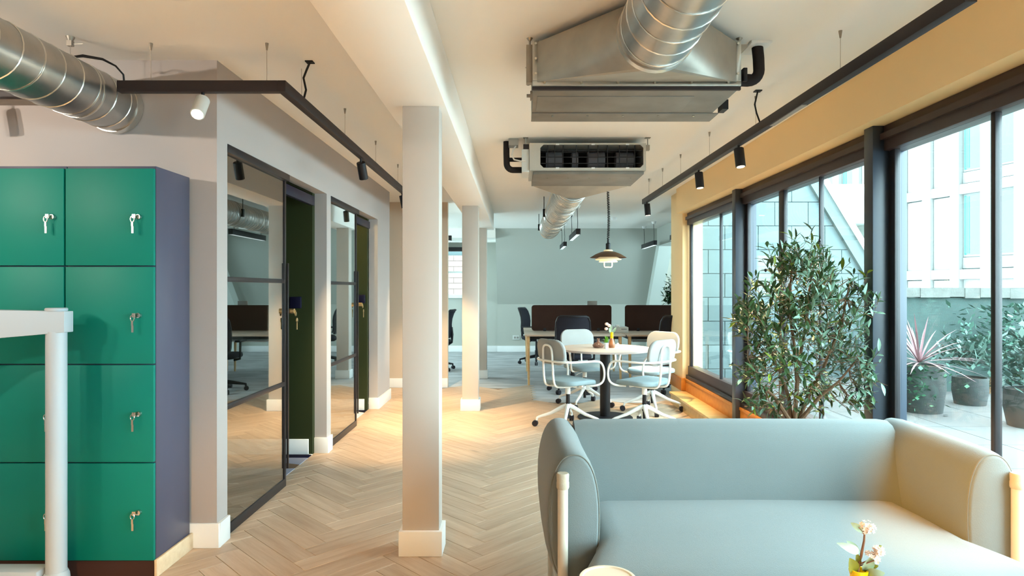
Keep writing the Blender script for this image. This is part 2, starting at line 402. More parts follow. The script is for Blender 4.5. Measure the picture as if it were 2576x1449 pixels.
# left side: facing wall behind lockers, pod wall with two openings
struct(MB().box(-4.4, XW, 3.33, 3.43, 0, CE).build('wall_front', m_wall), 'grey wall behind the lockers')
DZ = 2.14; D1 = (3.45, 4.37, 5.255); D2 = (5.37, 6.30, 7.18)
wl = MB().box(XW-.10, XW, 3.43, 7.85, DZ, CE)
for a, b_ in ((3.43, D1[0]), (D1[2], D2[0]), (D2[2], 7.85)): wl.box(XW-.10, XW, a, b_, 0, DZ)
struct(wl.build('wall_left', m_wall), 'grey wall with two glazed pod doors')
struct(MB().box(-4.4, XW-.10, 7.75, 7.85, 0, CE).build('wall_pod_end', m_wall))
struct(MB().box(-4.4, -.95, 8.75, 8.85, 0, CE).build('wall_passage', M('passage_wall_paint', S(206,188,168), .75, var=.02, vs=1.5)), 'beige wall at the end of the passage')
struct(MB().box(-4.4, -4.3, -4.0, 9.3, 0, CE).box(-4.4, -4.3, 13.0, 14.2, 0, CE).box(-4.4, -4.3, 9.3, 13.0, 0, .8).box(-4.4, -4.3, 9.3, 13.0, 2.25, CE).build('wall_far_left', m_wall))
w = sempty('window_8', 'added window band, out of view, bringing daylight into the left of the far office', (-4.35, 11.1, .8))  # added out-of-view window, gives the far office more daylight
fr = MB().box(-4.38, -4.32, 9.3, 13.0, .8, .86).box(-4.38, -4.32, 9.3, 13.0, 2.19, 2.25)
for y in (9.3, 10.5, 11.7, 12.94): fr.box(-4.38, -4.32, y, y+.06, .86, 2.19)
fr.build('window_frame', m_white, w)
for y0, y1 in ((9.36, 10.5), (10.56, 11.7), (11.76, 12.94)): MB().box(-4.353, -4.347, y0, y1, .86, 2.19).build('pane', m_glass, w)
struct(MB().box(-4.4, 2.2, -4.1, -4.0, 0, CE).build('wall_back', m_wall))
bb = MB().box(-4.4, XW+.017, 3.313, 3.33, 0, .128).box(XW, XW+.017, 3.33, D1[0], 0, .128)
struct(bb.build('baseboard_front', m_white, bevel=.003))
struct(MB().box(XW, XW+.017, D1[2]-.0, D2[0], 0, .128).box(XW-.1, XW+.017, D1[2]-.017, D1[2], 0, .128).build('baseboard_pier', m_white, bevel=.003))
struct(MB().box(XW, XW+.017, D2[2], 7.867, 0, .128).box(XW-.1, XW+.017, D2[2]-.017, D2[2], 0, .128).build('baseboard_left', m_white, bevel=.003))
struct(MB().box(-4.3, -.95, 8.733, 8.75, 0, .128).build('baseboard_passage', m_white, bevel=.003))
# pods
struct(MB().box(-3.3, XW-.10, 3.43, 5.2, -.05, .004).build('floor_pod', m_podcar), 'patterned carpet in the first pod')
struct(MB().box(-3.3, XW-.10, 5.26, 7.75, -.05, .004).build('floor_pod', m_podcar), 'patterned carpet in the second pod')
struct(MB().box(-3.3, XW-.101, 5.2, 5.26, 0, CE).build('wall_pod_divider', m_pod), 'dark green wall of the first pod')
struct(MB().box(-3.4, -3.3, 3.43, 7.75, 0, CE).box(-3.3, XW-.101, 3.431, 3.47, 0, CE).build('wall_pod_back', m_pod))
struct(MB().box(-3.3, XW-.101, 7.10, 7.16, 0, CE).build('wall_pod_far', m_pod), 'dark green wall of the second pod')
struct(MB().box(XW-.14, XW-.101, 3.47, 7.10, DZ, CE).build('wall_pod_head', m_pod))
struct(MB().box(-3.3, -1.70, 5.183, 5.2, .004, .128).build('baseboard_pod', m_white, bevel=.003))
struct(MB().box(-3.3, -1.70, 7.083, 7.10, .004, .128).build('baseboard_pod', m_white, bevel=.003))
# far office walls: knee wall, mansard slope, dormers
def slope(name, x0, x1, mt, lab=None):
    pr = [(13.76, 0), (13.9, 0), (13.9, 1.03), (12.62, CE), (12.5, CE), (13.76, 1.03)]
    return struct(MB().prism(pr, 'x', x0, x1).build(name, mt), lab)
slope('wall_mansard', -.42, 2.85, m_sage, 'sage wall of the far office sloping in under the roof')
struct(MB().box(2.95, 4.65, 13.60, 13.74, 0, CE-.001).build('wall_corner', m_sage), 'shaded wall behind the far corner plant')
slope('wall_mansard', -4.4, -1.95, m_sage)
pr = [(13.70, 0), (13.9, 0), (13.9, 1.05), (12.6, CE), (12.40, CE), (13.64, 1.05)]
struct(MB().prism([(12.22, CE), (12.5, CE), (13.78, 1.0), (13.78, 0), (13.5, 0), (13.5, 1.0)], 'x', 2.80, 3.06).build('trim_2', m_raft), 'sloping boxed rafter in the far corner')
# left dormer recess with window
WD = 13.78
dw = MB().box(-1.95, -.42, WD, WD+.1, 0, 1.20).box(-1.95, -.42, WD, WD+.1, 2.27, 2.5)
dw.box(-1.95, -1.85, WD, WD+.1, 1.2, 2.27).box(-.86, -.42, WD, WD+.1, 1.2, 2.27)
struct(dw.build('wall_dormer', m_sage), 'wall around the dormer window of the far office')
struct(MB().box(-1.95, -.42, 12.45, WD+.1, 2.36, CE-.001).build('trim_3', m_ceil), 'dormer ceiling in the far office')
struct(MB().prism([(12.56, 2.5), (13.87, 2.5), (13.87, .98)], 'x', -.42, -.40).prism([(12.56, 2.5), (13.87, 2.5), (13.87, .98)], 'x', -1.97, -1.95).build('wall_dormer_cheek', m_sage))
w = sempty('window_5', 'dormer sash window with black blind in the far office', (-1.35, WD, 1.2))
MB().box(-1.85, -.86, WD+.02, WD+.06, 1.20, 1.25).box(-1.85, -.86, WD+.02, WD+.06, 2.22, 2.27).box(-1.85, -1.80, WD+.02, WD+.06, 1.25, 2.22).box(-.91, -.86, WD+.02, WD+.06, 1.25, 2.22).box(-1.8,-.91,WD+.02,WD+.06,1.70,1.745).build('window_frame', m_sheet, w)
MB().box(-1.8, -.91, WD+.035, WD+.041, 1.25, 2.22).build('pane', m_glass, w)
MB().box(-1.9, -.82, WD-.10, WD+.02, 1.165, 1.20).build('window_sill', m_sheet, w)
MB().box(-1.9, -.82, WD-.09, WD-.01, 2.17, 2.26).build('blind_cassette', m_black, w, label='black roller blind cassette')
# brick wall across the light well
br = struct(MB().box(-3.2, .6, 16.0, 16.2, -2, 6).build('wall_light_well', m_slatej), 'pale brick wall outside the dormer window')
bk = MB().box(0, .43, 0, .02, 0, .13).mesh('brick', m_brick)
for r in range(9):
    for c_ in range(8):
        o = bpy.data.objects.new('brick', bk); C.objects.link(o); o.parent = br; o.location = (-2.9 + c_*.44 + (r % 2)*.22, 15.98, .95 + r*.14)
struct(MB().box(-4.4,-1.95,13.76,13.78,0,.13).box(-1.95,-.42,WD-.018,WD,0,.13).box(-.42,2.85,13.742,13.76,0,.13).box(2.85,4.4,13.742,13.76,0,.13).build('baseboard_far', m_white, bevel=.003))
# right side bulkhead and dormer band of the far office
struct(MB().box(2.75, 4.7, 8.16, 12.48, 2.2, CE-.001).build('trim_4', m_sage), 'boxed bulkhead of the right dormer in the far office')
rw = MB().box(4.6, 4.7, 8.16, 14.2, 0, .85).box(4.6, 4.7, 8.16, 8.6, .85, 2.2).box(4.6, 4.7, 12.2, 14.2, .85, 2.2)
struct(rw.build('wall_right', m_sage))
w = sempty('window_6', 'dormer window band of the far office', (4.62, 10.4, .85))
fr = MB().box(4.62, 4.68, 8.6, 12.2, .85, .91).box(4.62, 4.68, 8.6, 12.2, 2.14, 2.2)
for y in (8.6, 9.8, 11.0, 12.14): fr.box(4.62, 4.68, y, y+.06, .91, 2.14)
fr.build('window_frame', m_sheet, w)
for y in (8.66, 9.86, 11.06): MB().box(4.645, 4.651, y, y+1.14 if y < 11 else 12.14, .91, 2.14).build('pane', m_glass, w)
# pier at the end of the glazing and slate clad gable outside
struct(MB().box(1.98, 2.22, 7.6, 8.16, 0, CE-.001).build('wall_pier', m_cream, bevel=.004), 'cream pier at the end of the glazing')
struct(MB().box(1.962, 2.06, 7.585, 7.60, .14, .29).box(1.962, 1.98, 7.60, 8.16, .14, .29).build('baseboard_pier_wood', m_skirt, bevel=.003))
gab = struct(MB().prism([(2.2, -1), (5.2, -1), (5.0, .5), (3.72, 2.62), (2.75, 4.2), (2.2, 4.2)], 'y', 8.03, 8.15).build('wall_gable', m_slatej), 'slate clad gable wall across the terrace')
def edge_x(z): return 3.72 + (2.62 - z) * .602
row = 0; z = .05; tw, th = .42, .3
while z < 3.9:
    x = 2.2 - (row % 2) * tw / 2
    while x < edge_x(z) - .02:
        xa, xb, z0, z1 = max(x, 2.2)+.004, x+tw-.004, z+.004, z+th-.004
        poly = [(xa, z0), (min(xb, edge_x(z0)), z0), (min(xb, edge_x(z1)), z1), (xa, z1)]
        if poly[1][0] - xa > .03 and poly[2][0] > xa + .005:
            MB().prism(poly, 'y', 8.005 + random.uniform(0, .006), 8.03).build('slate', m_slate, gab)
        x += tw
    z += th; row += 1
MB().prism([(edge_x(.3)-.02, .3), (edge_x(.3)+.15, .3), (edge_x(4.1)+.15, 4.1), (edge_x(4.1)-.02, 4.1)], 'y', 7.95, 8.16).build('barge_board', m_flash, gab)
MB().prism([(edge_x(.3)+.15, .3), (edge_x(.3)+.21, .3), (edge_x(4.1)+.21, 4.1), (edge_x(4.1)+.15, 4.1)], 'y', 7.90, 8.16).build('flashing', m_sheet, gab)

# ------------------------------------------------------------------ terrace glazing
WX = 2.06
def bay(n, y0, y1, mulls, lab, gz0=.44, gz1=2.115, post=True):
    w = sempty('window_%d' % n, lab, (WX, (y0+y1)/2, .29))
    MB().box(WX-.03, WX+.09, y0, y1, 2.115, 2.255).build('head_rail', m_bronze, w, bevel=.004)
    MB().box(WX-.05, WX-.03, y0, y1, 2.175, 2.21).build('head_track', m_bronze, w)
    MB().box(WX-.02, WX+.09, y0, y1, .29, gz0).build('sill_rail', m_bronze, w, bevel=.004)
    MB().box(WX-.045, WX-.02, y0, y1, .29, .335).build('sill_track', m_frame, w, bevel=.002)
    st = [(y0, y0+.06)] + list(mulls) + [(y1-.06, y1)]
    for a, b_ in st: MB().box(WX-.004, WX+.028, a, b_, gz0, 2.115).build('stile', m_frame, w, bevel=.003)
    for (a, b_), (c_, d) in zip(st[:-1], st[1:]):
        MB().box(WX+.008, WX+.014, b_, c_, gz0, 2.115).build('pane', m_glass, w)
def xy(px): return WX * F / (px - 1300)
def mul(a, b):
    ya = WX*F/(a-1300); yb = (WX+.028)*F/(b-1300); return (min(yb, ya-.012), ya)
bay(1, 5.82, 7.58, [mul(1811, 1819)], 'farthest glazed terrace bay beside the cream pier')
bay(2, 3.62, 5.73, [mul(2061, 2072), mul(1960, 1982)], 'middle glazed terrace bay behind the olive tree')
bay(3, 1.32, 3.52, [mul(2494, 2522)], 'nearest glazed terrace bay at the right edge')
bay(4, -.98, 1.23, [(.1, .16)], 'glazed terrace bay behind the viewer')
struct(MB().box(2.0, 2.2, -4.0, -1.07, .29, 2.256).build('wall_lounge', m_wall))
for y, lab in ((5.73, 'black steel post between the far and middle glazing'), (3.52, 'black steel post between the middle and near glazing'), (1.23, 'black steel post beside the viewer')):
    struct(MB().box(1.97, 2.16, y, y+.09, .10, 2.256).build('trim_post', m_post, bevel=.003), lab)
struct(MB().box(2.03, 2.2, -4.0, 7.6, -.1, .29).build('wall_glazing_base', m_wall))
st = struct(MB().box(1.83, 2.03, -4.0, 7.56, 0, .112).build('trim_step_riser', m_step, bevel=.002), 'pale wooden step riser under the glazing')
struct(MB().box(1.815, 2.03, -4.0, 7.575, .112, .136).build('trim_step_tread', m_step, bevel=.003), 'pale wooden step tread under the glazing')
struct(MB().box(2.012, 2.03, -4.0, 7.585, .136, .27).box(2.004, 2.03, -4.0, 7.585, .262, .29).build('baseboard_glazing', m_skirt, bevel=.002), 'orange wooden skirting under the glazing')

# terrace outside
TZ = .25
tf = struct(MB().box(2.2, 9.0, -5, 8.0, -.2, TZ-.012).build('terrace_floor', m_terrj), 'pale paved terrace outside the glazing')
tm = MB().box(.003, .597, .003, .597, -.012, 0).mesh('paving_slab', m_terr)
for i in range(7):
    for j in range(14):
        o = bpy.data.objects.new('paving_slab', tm); C.objects.link(o); o.parent = tf; o.location = (2.25+i*.6, -.9+j*.6, TZ)
struct(MB().box(4.0, 9.0, 6.85, 7.1, -1, 1.26).build('wall_parapet', m_para), 'green tinged parapet wall of the terrace')
cb = MB()
xs = [4.0 + i*.16 for i in range(32)]
for i in range(31):
    j0, j1 = random.uniform(-.012, .008), random.uniform(.0, .016)
    cb.box(xs[i], xs[i+1], 6.80+j1, 7.14, 1.262+j0, 1.365+j0*.4)
struct(cb.build('trim_coping', m_coping), 'weathered stone coping on the parapet')
# building across the street
P0 = Vector((15.7, 22.0, 0)); U = Vector((-.27, .963, 0)).normalized(); NRM = Vector((-U.y, U.x, 0))
if NRM.x > 0: NRM = -NRM
bld = thing('office_building', 'white panelled building with green windows across the street', 'building', tuple(P0))
def fbox(t0, t1, d0, d1, z0, z1):
    vs = []
    for z in (z0, z1):
        for t, d in ((t0, d0), (t1, d0), (t1, d1), (t0, d1)):
            p = P0 + U*t + NRM*d; vs.append((p.x, p.y, z))
    return MB().add(vs, [(0,1,2,3),(4,5,6,7),(0,1,5,4),(1,2,6,5),(2,3,7,6),(3,0,4,7)])
fbox(-9, 16, -.6, -.25, -6, 17).build('wall', m_facj, bld)
CW = 1.12
for k in range(-7, 14):
    t0 = -.3 + k*CW
    for s in range(-1, 5):
        zb = 1.95 + 3.0*(s-0) ; zt = zb + 3.0
        is_w = k in (0, -1, -2, -4, -5, 5, 6, 9)
        if is_w:
            wn = fbox(t0, t0+.74, -.25, -.22, zb+.55, zt-.25).build('window', m_bgrey, bld)
            fbox(t0+.05, t0+.69, -.22, -.20, zb+.62, zt-.62 if s % 2 else zt-.3).build('pane', m_bglass, wn)
            fbox(t0+.50, t0+.66, -.20, -.19, zb+.66, zt-.64 if s % 2 else zt-.34).build('curtain', m_bcurt, wn)
            fbox(t0, t0+.74, -.25, -.19, zb+.14, zb+.52).build('spandrel', m_bgrey, bld)
        else:
            fbox(t0+.01, t0+.73, -.25, -.16, zb+.02, zt-.28).build('panel', m_facade, bld)
    fbox(t0+.76, t0+CW-.02, -.25, -.02, -6, 17).build('fin', m_facade, bld)
for s in range(-1, 6):
    fbox(-9, 16, -.25, -.05, 1.95+3*s-.24, 1.95+3*s+.10).build('band', m_facade, bld)
for k, z in ((1, 4.45), (1, 1.55), (2, 4.3)):
    p = P0 + U*(-.3+k*CW+.36) + NRM*(-.15)
    MB().cyl(p - NRM*.02, p + NRM*.04, .09, .09, 14).build('vent', m_bgrey, bld)

# ------------------------------------------------------------------ pod doors
def pod_door(n, ya, yb, yc, lab):
    d = sempty('door_%d' % n, lab, (XW, ya, 0)); x0, x1 = XW-.030, XW-.014
    MB().box(XW-.06, XW+.004, ya, yb+.02, DZ-.045, DZ).build('head_rail', m_frame, d, bevel=.002)
    MB().box(x0, x1, ya, yb, .0, .055).build('bottom_rail', m_frame, d, bevel=.002)
    MB().box(x0, x1, ya, ya+.022, .055, DZ-.045).build('stile', m_frame, d, bevel=.002)
    MB().box(x0, x1, yb-.028, yb, .055, DZ-.045).build('stile', m_frame, d, bevel=.002)
    MB().box(x0, x1, ya+.022, yb-.028, 1.392, 1.42).build('middle_rail', m_frame, d, bevel=.002)
    MB().box(x0, x1, ya+.022, yb-.028, .69, .72).build('lower_rail', m_frame, d, bevel=.002)
    xm = XW-.024
    for z0, z1 in ((.055, .69), (.72, 1.392), (1.42, DZ-.045)):
        MB().box(xm-.003, xm+.003, ya+.022, yb-.028, z0, z1).build('pane', m_dglass, d)
    MB().box(XW-.012, XW+.002, yb-.004, yb+.010, .12, 1.53).build('pull_handle', m_frame, d, bevel=.003)
    MB().box(XW-.088, XW-.05, yb, yc-.16, 2.02, 2.095).build('sliding_track', m_panel, d, bevel=.003)
    lk = MB().cyl((XW-.02, yb+.035, 1.20), (XW+.03, yb+.035, 1.20), .018, .018, 14).build('lock', m_brass, d)
    key = MB().box(XW+.03, XW+.034, yb+.045, yb+.055, 1.165, 1.205)
    key.cyl((XW+.03, yb+.055, 1.18), (XW+.034, yb+.055, 1.18), .016, .016, 10)
    key.cyl((XW+.032, yb+.075, 1.135), (XW+.036, yb+.075, 1.135), .017, .017, 10).box(XW+.032, XW+.036, yb+.068, yb+.082, 1.07, 1.13)
    key.build('key', m_brass, d, label='brass keys hanging in the lock')
    return d
pod_door(1, *D1, 'nearest sliding glass pod door in black frame, half open')
pod_door(2, *D2, 'farther sliding glass pod door in black frame, half open')
tag(MB().box(-1.85, -1.757, 5.176, 5.199, 1.195, 1.29).build('switch_panel', m_panel, bevel=.006), 'dark square switch panel on the green wall of the nearer pod', 'switch')
tag(MB().box(-1.78, -1.69, 7.076, 7.099, 1.195, 1.29).build('switch_panel', m_panel, bevel=.006), 'dark square switch panel on the green wall of the farther pod', 'switch')
dl = thing('downlight', 'small round ceiling downlight inside the farther pod', 'lamp', (-2.3, 6.3, CE-.02))
MB().lathe([(.05, CE-.02), (.05, CE-.001), (.001, CE-.001)], (-2.3, 6.3, 0)).build('bezel', m_white, dl)
MB().cyl((-2.3, 6.3, CE-.022), (-2.3, 6.3, CE-.0205), .04, .04, 18).build('lens', m_lens, dl)
ld = bpy.data.lights.new('lamp', 'POINT'); ld.energy = 14; ld.color = (1,.72,.30); ld.shadow_soft_size = .05
lo = bpy.data.objects.new('lamp', ld); C.objects.link(lo); lo.parent = dl; lo.location = (0,0,-.08)

# ------------------------------------------------------------------ lockers
LX1, LY, LD = -1.70, 2.98, .355
PH, DH, DWD = .075, .461, .413
def locker(x1, lab, grp, ko=.070):
    x0 = x1 - DWD - .006
    t = thing('locker_tower', lab, 'locker', ((x0+x1)/2, LY+LD/2, 0), grp)
    MB().box(x0+.001, x1, LY+.019, LY+LD-.03, PH, PH+4*DH+.012).build('carcass', m_carc, t, bevel=.002, label='navy side panel and carcass')
    MB().box(x0+.001, x1-.001, LY+.012, LY+LD-.03, 0, PH-.001).build('plinth', m_plinth, t)
    for r in range(4):
        z0, z1 = PH + .004 + r*DH, PH + (r+1)*DH - .002
        d = MB().box(x0+.004, x1-.002, LY, LY+.018, z0, z1).build('door', m_green, t, bevel=.0025)
        lx, lz = x1 - ko, z1 - .228
        MB().cyl((lx, LY-.012, lz), (lx, LY, lz), .012, .014, 18).box(lx-.002, lx+.002, LY-.0135, LY-.012, lz-.006, lz+.006).build('lock', m_chrome, d)
        k = MB()
        k.box(lx-.018, lx-.003, LY-.026, LY-.023, lz-.008, lz+.011)
        k.tube([Vector((lx-.016+.009*math.cos(a*PI/5), LY-.026, lz-.012+.014*math.sin(a*PI/5))) for a in range(10)], .0024, 6, closed=True)
        k.box(lx-.021, lx-.012, LY-.027, LY-.023, lz-.046, lz-.026)
        k.box(lx-.020, lx-.010, LY-.027, LY-.023, lz-.078, lz-.046)
        k.build('key', m_chrome, d)
    return t
locker(LX1, 'green four-door locker tower with navy side panel, nearest the wall corner', 'green lockers')
locker(LX1-DWD-.008, 'green four-door locker tower at the left edge behind the white barrier', 'green lockers', .052)
tag(MB().box(LX1+.001, LX1+.014, LY+.0, LY+LD-.02, 0, .082).build('plinth_board', m_ply, bevel=.002), 'pale wood plinth board along the foot of the locker side', 'plinth')

# ------------------------------------------------------------------ white barrier at left edge
bx, by = -2.07, 2.86
t = thing('barrier_post', 'white metal barrier post with wide rail in front of the lockers', 'barrier', (bx, by, 0))
MB().lathe([(.041, .04), (.041, 1.16)], (bx, by, 0), 28).build('post', m_barr, t)
MB().lathe([(.001, 1.252), (.042, 1.252), (.044, 1.256), (.044, 1.263), (.04, 1.267), (.001, 1.267)], (bx, by, 0), 28).build('cap', m_barr, t)
MB().lathe([(.052, 0), (.054, .03), (.05, .07), (.044, .085), (.041, .085)], (bx, by, 0), 28).build('foot_collar', m_barr, t)
MB().prism([(bx+.056, by-.03), (bx+.056, by+.03), (bx-.35, by-.02), (bx-.95, by-.30), (bx-.95, by-.36), (bx-.35, by-.09)], 'z', 1.158, 1.252).mapv(lambda p: (p.x, p.y, p.z - (max(0, bx-p.x)*.10 if p.z < 1.2 else -max(0, bx-p.x)*.03))).build('rail', m_barr, t, bevel=.003)
MB().box(bx-.95, bx-.045, by-.06, by+.03, .0, .105).build('base_rail', m_barr, t, bevel=.006)

# ------------------------------------------------------------------ ducts
def duct(name, lab, x, z, y0, y1, r, pitch=.118, collar=None, straps=()):
    t = thing(name, lab, 'duct', (x, (y0+y1)/2, z))
    n = 36; rings = []
    k = max(8, int((y1-y0)/.04))
    for i in range(k+1):
        y = y0 + (y1-y0)*i/k
        rings.append([Vector((x + r*math.cos(2*PI*j/n), y, z + r*math.sin(2*PI*j/n))) for j in range(n)])
    MB().loft(rings).build('duct_wall', m_galv, t)
    pts = []; turns = (y1-y0)/pitch; m = int(turns*28)
    for i in range(m+1):
        a = 2*PI*i/28; pts.append((x + (r+.0005)*math.cos(a), y0 + pitch*i/28, z + (r+.0005)*math.sin(a)))
    MB().tube(pts, .0036, 5).build('spiral_seam', m_seam, t)
    if collar:
        for ya, yb, q in collar:
            MB().loft([[Vector((x + (r+e)*math.cos(2*PI*j/n), y, z + (r+e)*math.sin(2*PI*j/n))) for j in range(n)] for y, e in ((ya, 0), (ya, q), (yb, q), (yb, 0))]).build('collar', m_seam, t)
    for y in straps:
        MB().loft([[Vector((x + (r+e)*math.cos(2*PI*j/n), q, z + (r+e)*math.sin(2*PI*j/n))) for j in range(n)] for q, e in ((y-.02, 0), (y-.02, .006), (y+.02, .006), (y+.02, 0))]).build('strap', m_galvb, t)
        for s in (-1, 1):
            MB().cyl((x+s*(r+.012), y, z), (x+s*(r+.012), y, CE-.002), .005, n=6).build('hanger_rod', m_black, t)
            MB().box(x+s*(r+.012)-.014, x+s*(r+.012)+.014, y-.02, y+.02, z-.05, z+.05).build('hanger_clip', m_black, t)
    return t
duct('spiral_duct', 'round silver spiral duct at upper left running into the wall above the lockers', -2.09, 2.30, .4, 3.325, .132, collar=[(3.28, 3.325, .006), (3.02, 3.03, .003)])
NDX, NDZ, NDR = .562, 2.386, .154
duct('spiral_duct', 'wide round spiral duct at top, joining the near ceiling unit', NDX, NDZ, .3, 2.58, NDR, collar=[(2.545, 2.58, .006)])
duct('spiral_duct', 'spiral duct running from the far ceiling unit towards the sage wall', .525, 2.335, 5.82, 10.4, .162, pitch=.075, collar=[(8.9, 8.94, .004)], straps=(8.2, 10.1))

# ------------------------------------------------------------------ ceiling fan coil units
def rings_rect_circ(xa, xb, za, zb, yr, cx, cz, r, yc, n=40):
    R1, R2 = [], []
    for j in range(n):
        a = 2*PI*j/n + PI/4
        R2.append(Vector((cx + r*math.cos(a), yc, cz + r*math.sin(a))))
        q = (j % n) / (n/4); s = int(q); f = q - s
        cs = [(xb, zb), (xa, zb), (xa, za), (xb, za), (xb, zb)]
        p, p2 = cs[s], cs[s+1]
        f2 = min(max((f-.5)*1.0+.5, 0), 1)
        R1.append(Vector((p[0]+(p2[0]-p[0])*f2, yr, p[1]+(p2[1]-p[1])*f2)))
    return R1, R2
def transition(xa, xb, za, zb, yr, cx, cz, r, yc):
    """square-to-round sheet metal hood: flat triangles from each side, fans at the corners"""
    mb = MB(); n = 8
    corners = [Vector((xb,yr,zb)), Vector((xa,yr,zb)), Vector((xa,yr,za)), Vector((xb,yr,za))]
    circ = [Vector((cx+r*math.cos(2*PI*j/(4*n)), yc, cz+r*math.sin(2*PI*j/(4*n)))) for j in range(4*n)]
    vs = corners + circ; fs = []
    for c_ in range(4):
        for j in range(n): fs.append((c_, 4+(c_*n+j) % (4*n), 4+(c_*n+j+1) % (4*n)))
        fs.append((c_, 4+((c_+1)*n) % (4*n), (c_+1) % 4))
    return mb.add(vs, fs)
# near unit
ux0, ux1, uy0, uy1, uz0, uz1 = .08, 1.045, 3.0, 3.52, 2.292, 2.515
t = thing('ceiling_air_unit', 'large galvanised air unit under the ceiling with wide hood, nearer the viewer', 'air unit', ((ux0+ux1)/2, (uy0+uy1)/2, uz0))
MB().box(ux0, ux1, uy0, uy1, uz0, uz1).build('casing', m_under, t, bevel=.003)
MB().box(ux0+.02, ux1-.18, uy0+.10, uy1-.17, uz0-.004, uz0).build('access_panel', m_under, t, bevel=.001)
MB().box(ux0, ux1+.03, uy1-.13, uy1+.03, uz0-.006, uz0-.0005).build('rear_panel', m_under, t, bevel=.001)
fg = MB().box(ux0-.006, ux1+.006, uy0-.022, uy0, uz0+.012, uz0+.035).box(ux0-.006, ux0+.024, uy0-.022, uy0, uz0+.035, uz1).box(ux1-.024, ux1+.006, uy0-.022, uy0, uz0+.035, uz1).box(ux0+.024, ux1-.024, uy0-.022, uy0, uz1-.022, uz1)
fg.build('flange', m_unit, t, bevel=.0015)
MB().box(ux0-.008, ux1+.008, uy0-.012, uy0+.004, uz0-.004, uz0+.011).build('gasket', m_rail, t)
transition(ux0+.014, ux1-.014, uz0+.030, uz1-.008, uy0-.02, NDX, NDZ, NDR-.002, 2.575).build('hood', m_galvb, t, angle=14)
for i in range(6):
    x = ux0 + .05 + i*.172
    MB().cyl((x, uy0-.028, uz0+.024), (x, uy0-.021, uz0+.024), .006, n=8).build('screw', m_chrome, t)
for x, z in ((ux0+.009, 2.36), (ux0+.009, 2.43), (ux0+.009, 2.50), (ux1-.009, 2.36), (ux1-.009, 2.50)):
    MB().cyl((x, uy0-.028, z), (x, uy0-.021, z), .006, n=8).build('screw', m_chrome, t)
for i in range(5):
    MB().cyl((ux0+.11+i*.19, uy1-.10, uz0-.012), (ux0+.11+i*.19, uy1-.10, uz0-.006), .006, n=8).build('screw', m_chrome, t)
for x, s in ((ux0, -1), (ux1, 1)):
    MB().box(min(x, x+s*.035), max(x, x+s*.035), uy0+.02, uy0+.06, uz0+.04, uz1-.002).build('bracket', m_galvb, t, bevel=.002) if s < 0 else MB().prism([(x, uz1-.06), (x+.05, uz1-.015), (x+.05, uz1-.002), (x, uz1-.002)], 'y', uy0+.02, uy0+.08).build('bracket', m_galvb, t)
    for y in (uy0+.04, uy1-.08):
        rx = x + s*.018
        MB().cyl((rx, y, uz1-.03), (rx, y, CE-.006), .0045, n=8).build('hanger_rod', m_galv, t)
        MB().cyl((rx, y, CE-.012), (rx, y, CE-.0005), .007, .016, 10).build('anchor', m_galvb, t)
        MB().cyl((rx, y, uz1-.06), (rx, y, uz1-.02), .009, n=8).build('nut', m_black, t)
MB().cyl((ux0-.012, uy0+.22, 2.33), (ux0, uy0+.22, 2.33), .025, n=14).cyl((ux0-.03, uy0+.22, 2.33), (ux0-.01, uy0+.22, 2.33), .009, n=8).build('drain_cap', m_grey, t)
MB().box(ux1+.03, ux1+.06, uy1-.20, uy1-.12, uz0+.0, uz0+.05).tube([(ux1+.045, uy1-.16, uz0+.05), (ux1+.05, uy1-.18, uz0+.09), (ux1+.01, uy1-.2, uz0+.12)], .005, 6).build('control_box', m_black, t)
pp = [(ux1, 3.12, 2.375), (1.13, 3.12, 2.372)] + [tuple(q) for q in arc((1.135, 3.12, 2.425), .053, -PI/2, 0, 6)] + [(1.186, 3.12, 2.48), (1.18, 3.12, CE-.012)]
MB().tube(pp, .027, 14).build('insulated_pipe', m_foam, t)
MB().tube([(ux1, 3.155, 2.405), (1.10, 3.155, 2.405), (1.16, 3.15, 2.40)], .016, 10).build('insulated_pipe', m_foam, t)
MB().box(1.098, 1.118, 3.08, 3.18, 2.36, 2.425).build('pipe_clip', m_black, t, bevel=.003)
MB().box(1.13, 1.23, 3.06, 3.22, CE-.014, CE-.0005).build('ceiling_plate', m_white, t, bevel=.002)
# far unit, open filter side facing the viewer
vx0, vx1, vy0, vy1, vz0, vz1 = .10, 1.015, 5.0, 5.5, 2.285, 2.50
t = thing('ceiling_air_unit', 'smaller looking air unit with open black filter grille facing the viewer, beyond the first', 'air unit', ((vx0+vx1)/2, (vy0+vy1)/2, vz0))
cs = MB().box(vx0, vx1, vy0+.01, vy1, vz0, vz0+.01).box(vx0, vx1, vy0+.01, vy1, vz1-.01, vz1).box(vx0, vx0+.01, vy0+.01, vy1, vz0+.01, vz1-.01).box(vx1-.01, vx1, vy0+.01, vy1, vz0+.01, vz1-.01).box(vx0+.01, vx1-.01, vy1-.01, vy1, vz0+.01, vz1-.01)
cs.build('casing', m_unit, t)
MB().box(vx0+.012, vx1-.012, vy1-.2, vy1-.012, vz0+.012, vz1-.012).build('interior', m_dark, t)
ox0, ox1, oz0, oz1, ch = .185, .995, 2.306, 2.487, .025
ff = MB().box(vx0, ox0, vy0-.004, vy0+.009, vz0, vz1).box(ox1, vx1, vy0-.004, vy0+.009, vz0, vz1).box(ox0, ox1, vy0-.004, vy0+.009, vz0, oz0).box(ox0, ox1, vy0-.004, vy0+.009, oz1, vz1)
for cx_, sx in ((ox0, 1), (ox1, -1)):
    for cz_, sz in ((oz0, 1), (oz1, -1)):
        ff.prism([(cx_, cz_), (cx_+sx*ch, cz_), (cx_, cz_+sz*ch)], 'y', vy0-.004, vy0+.009)
ff.build('front_frame', m_unit, t)
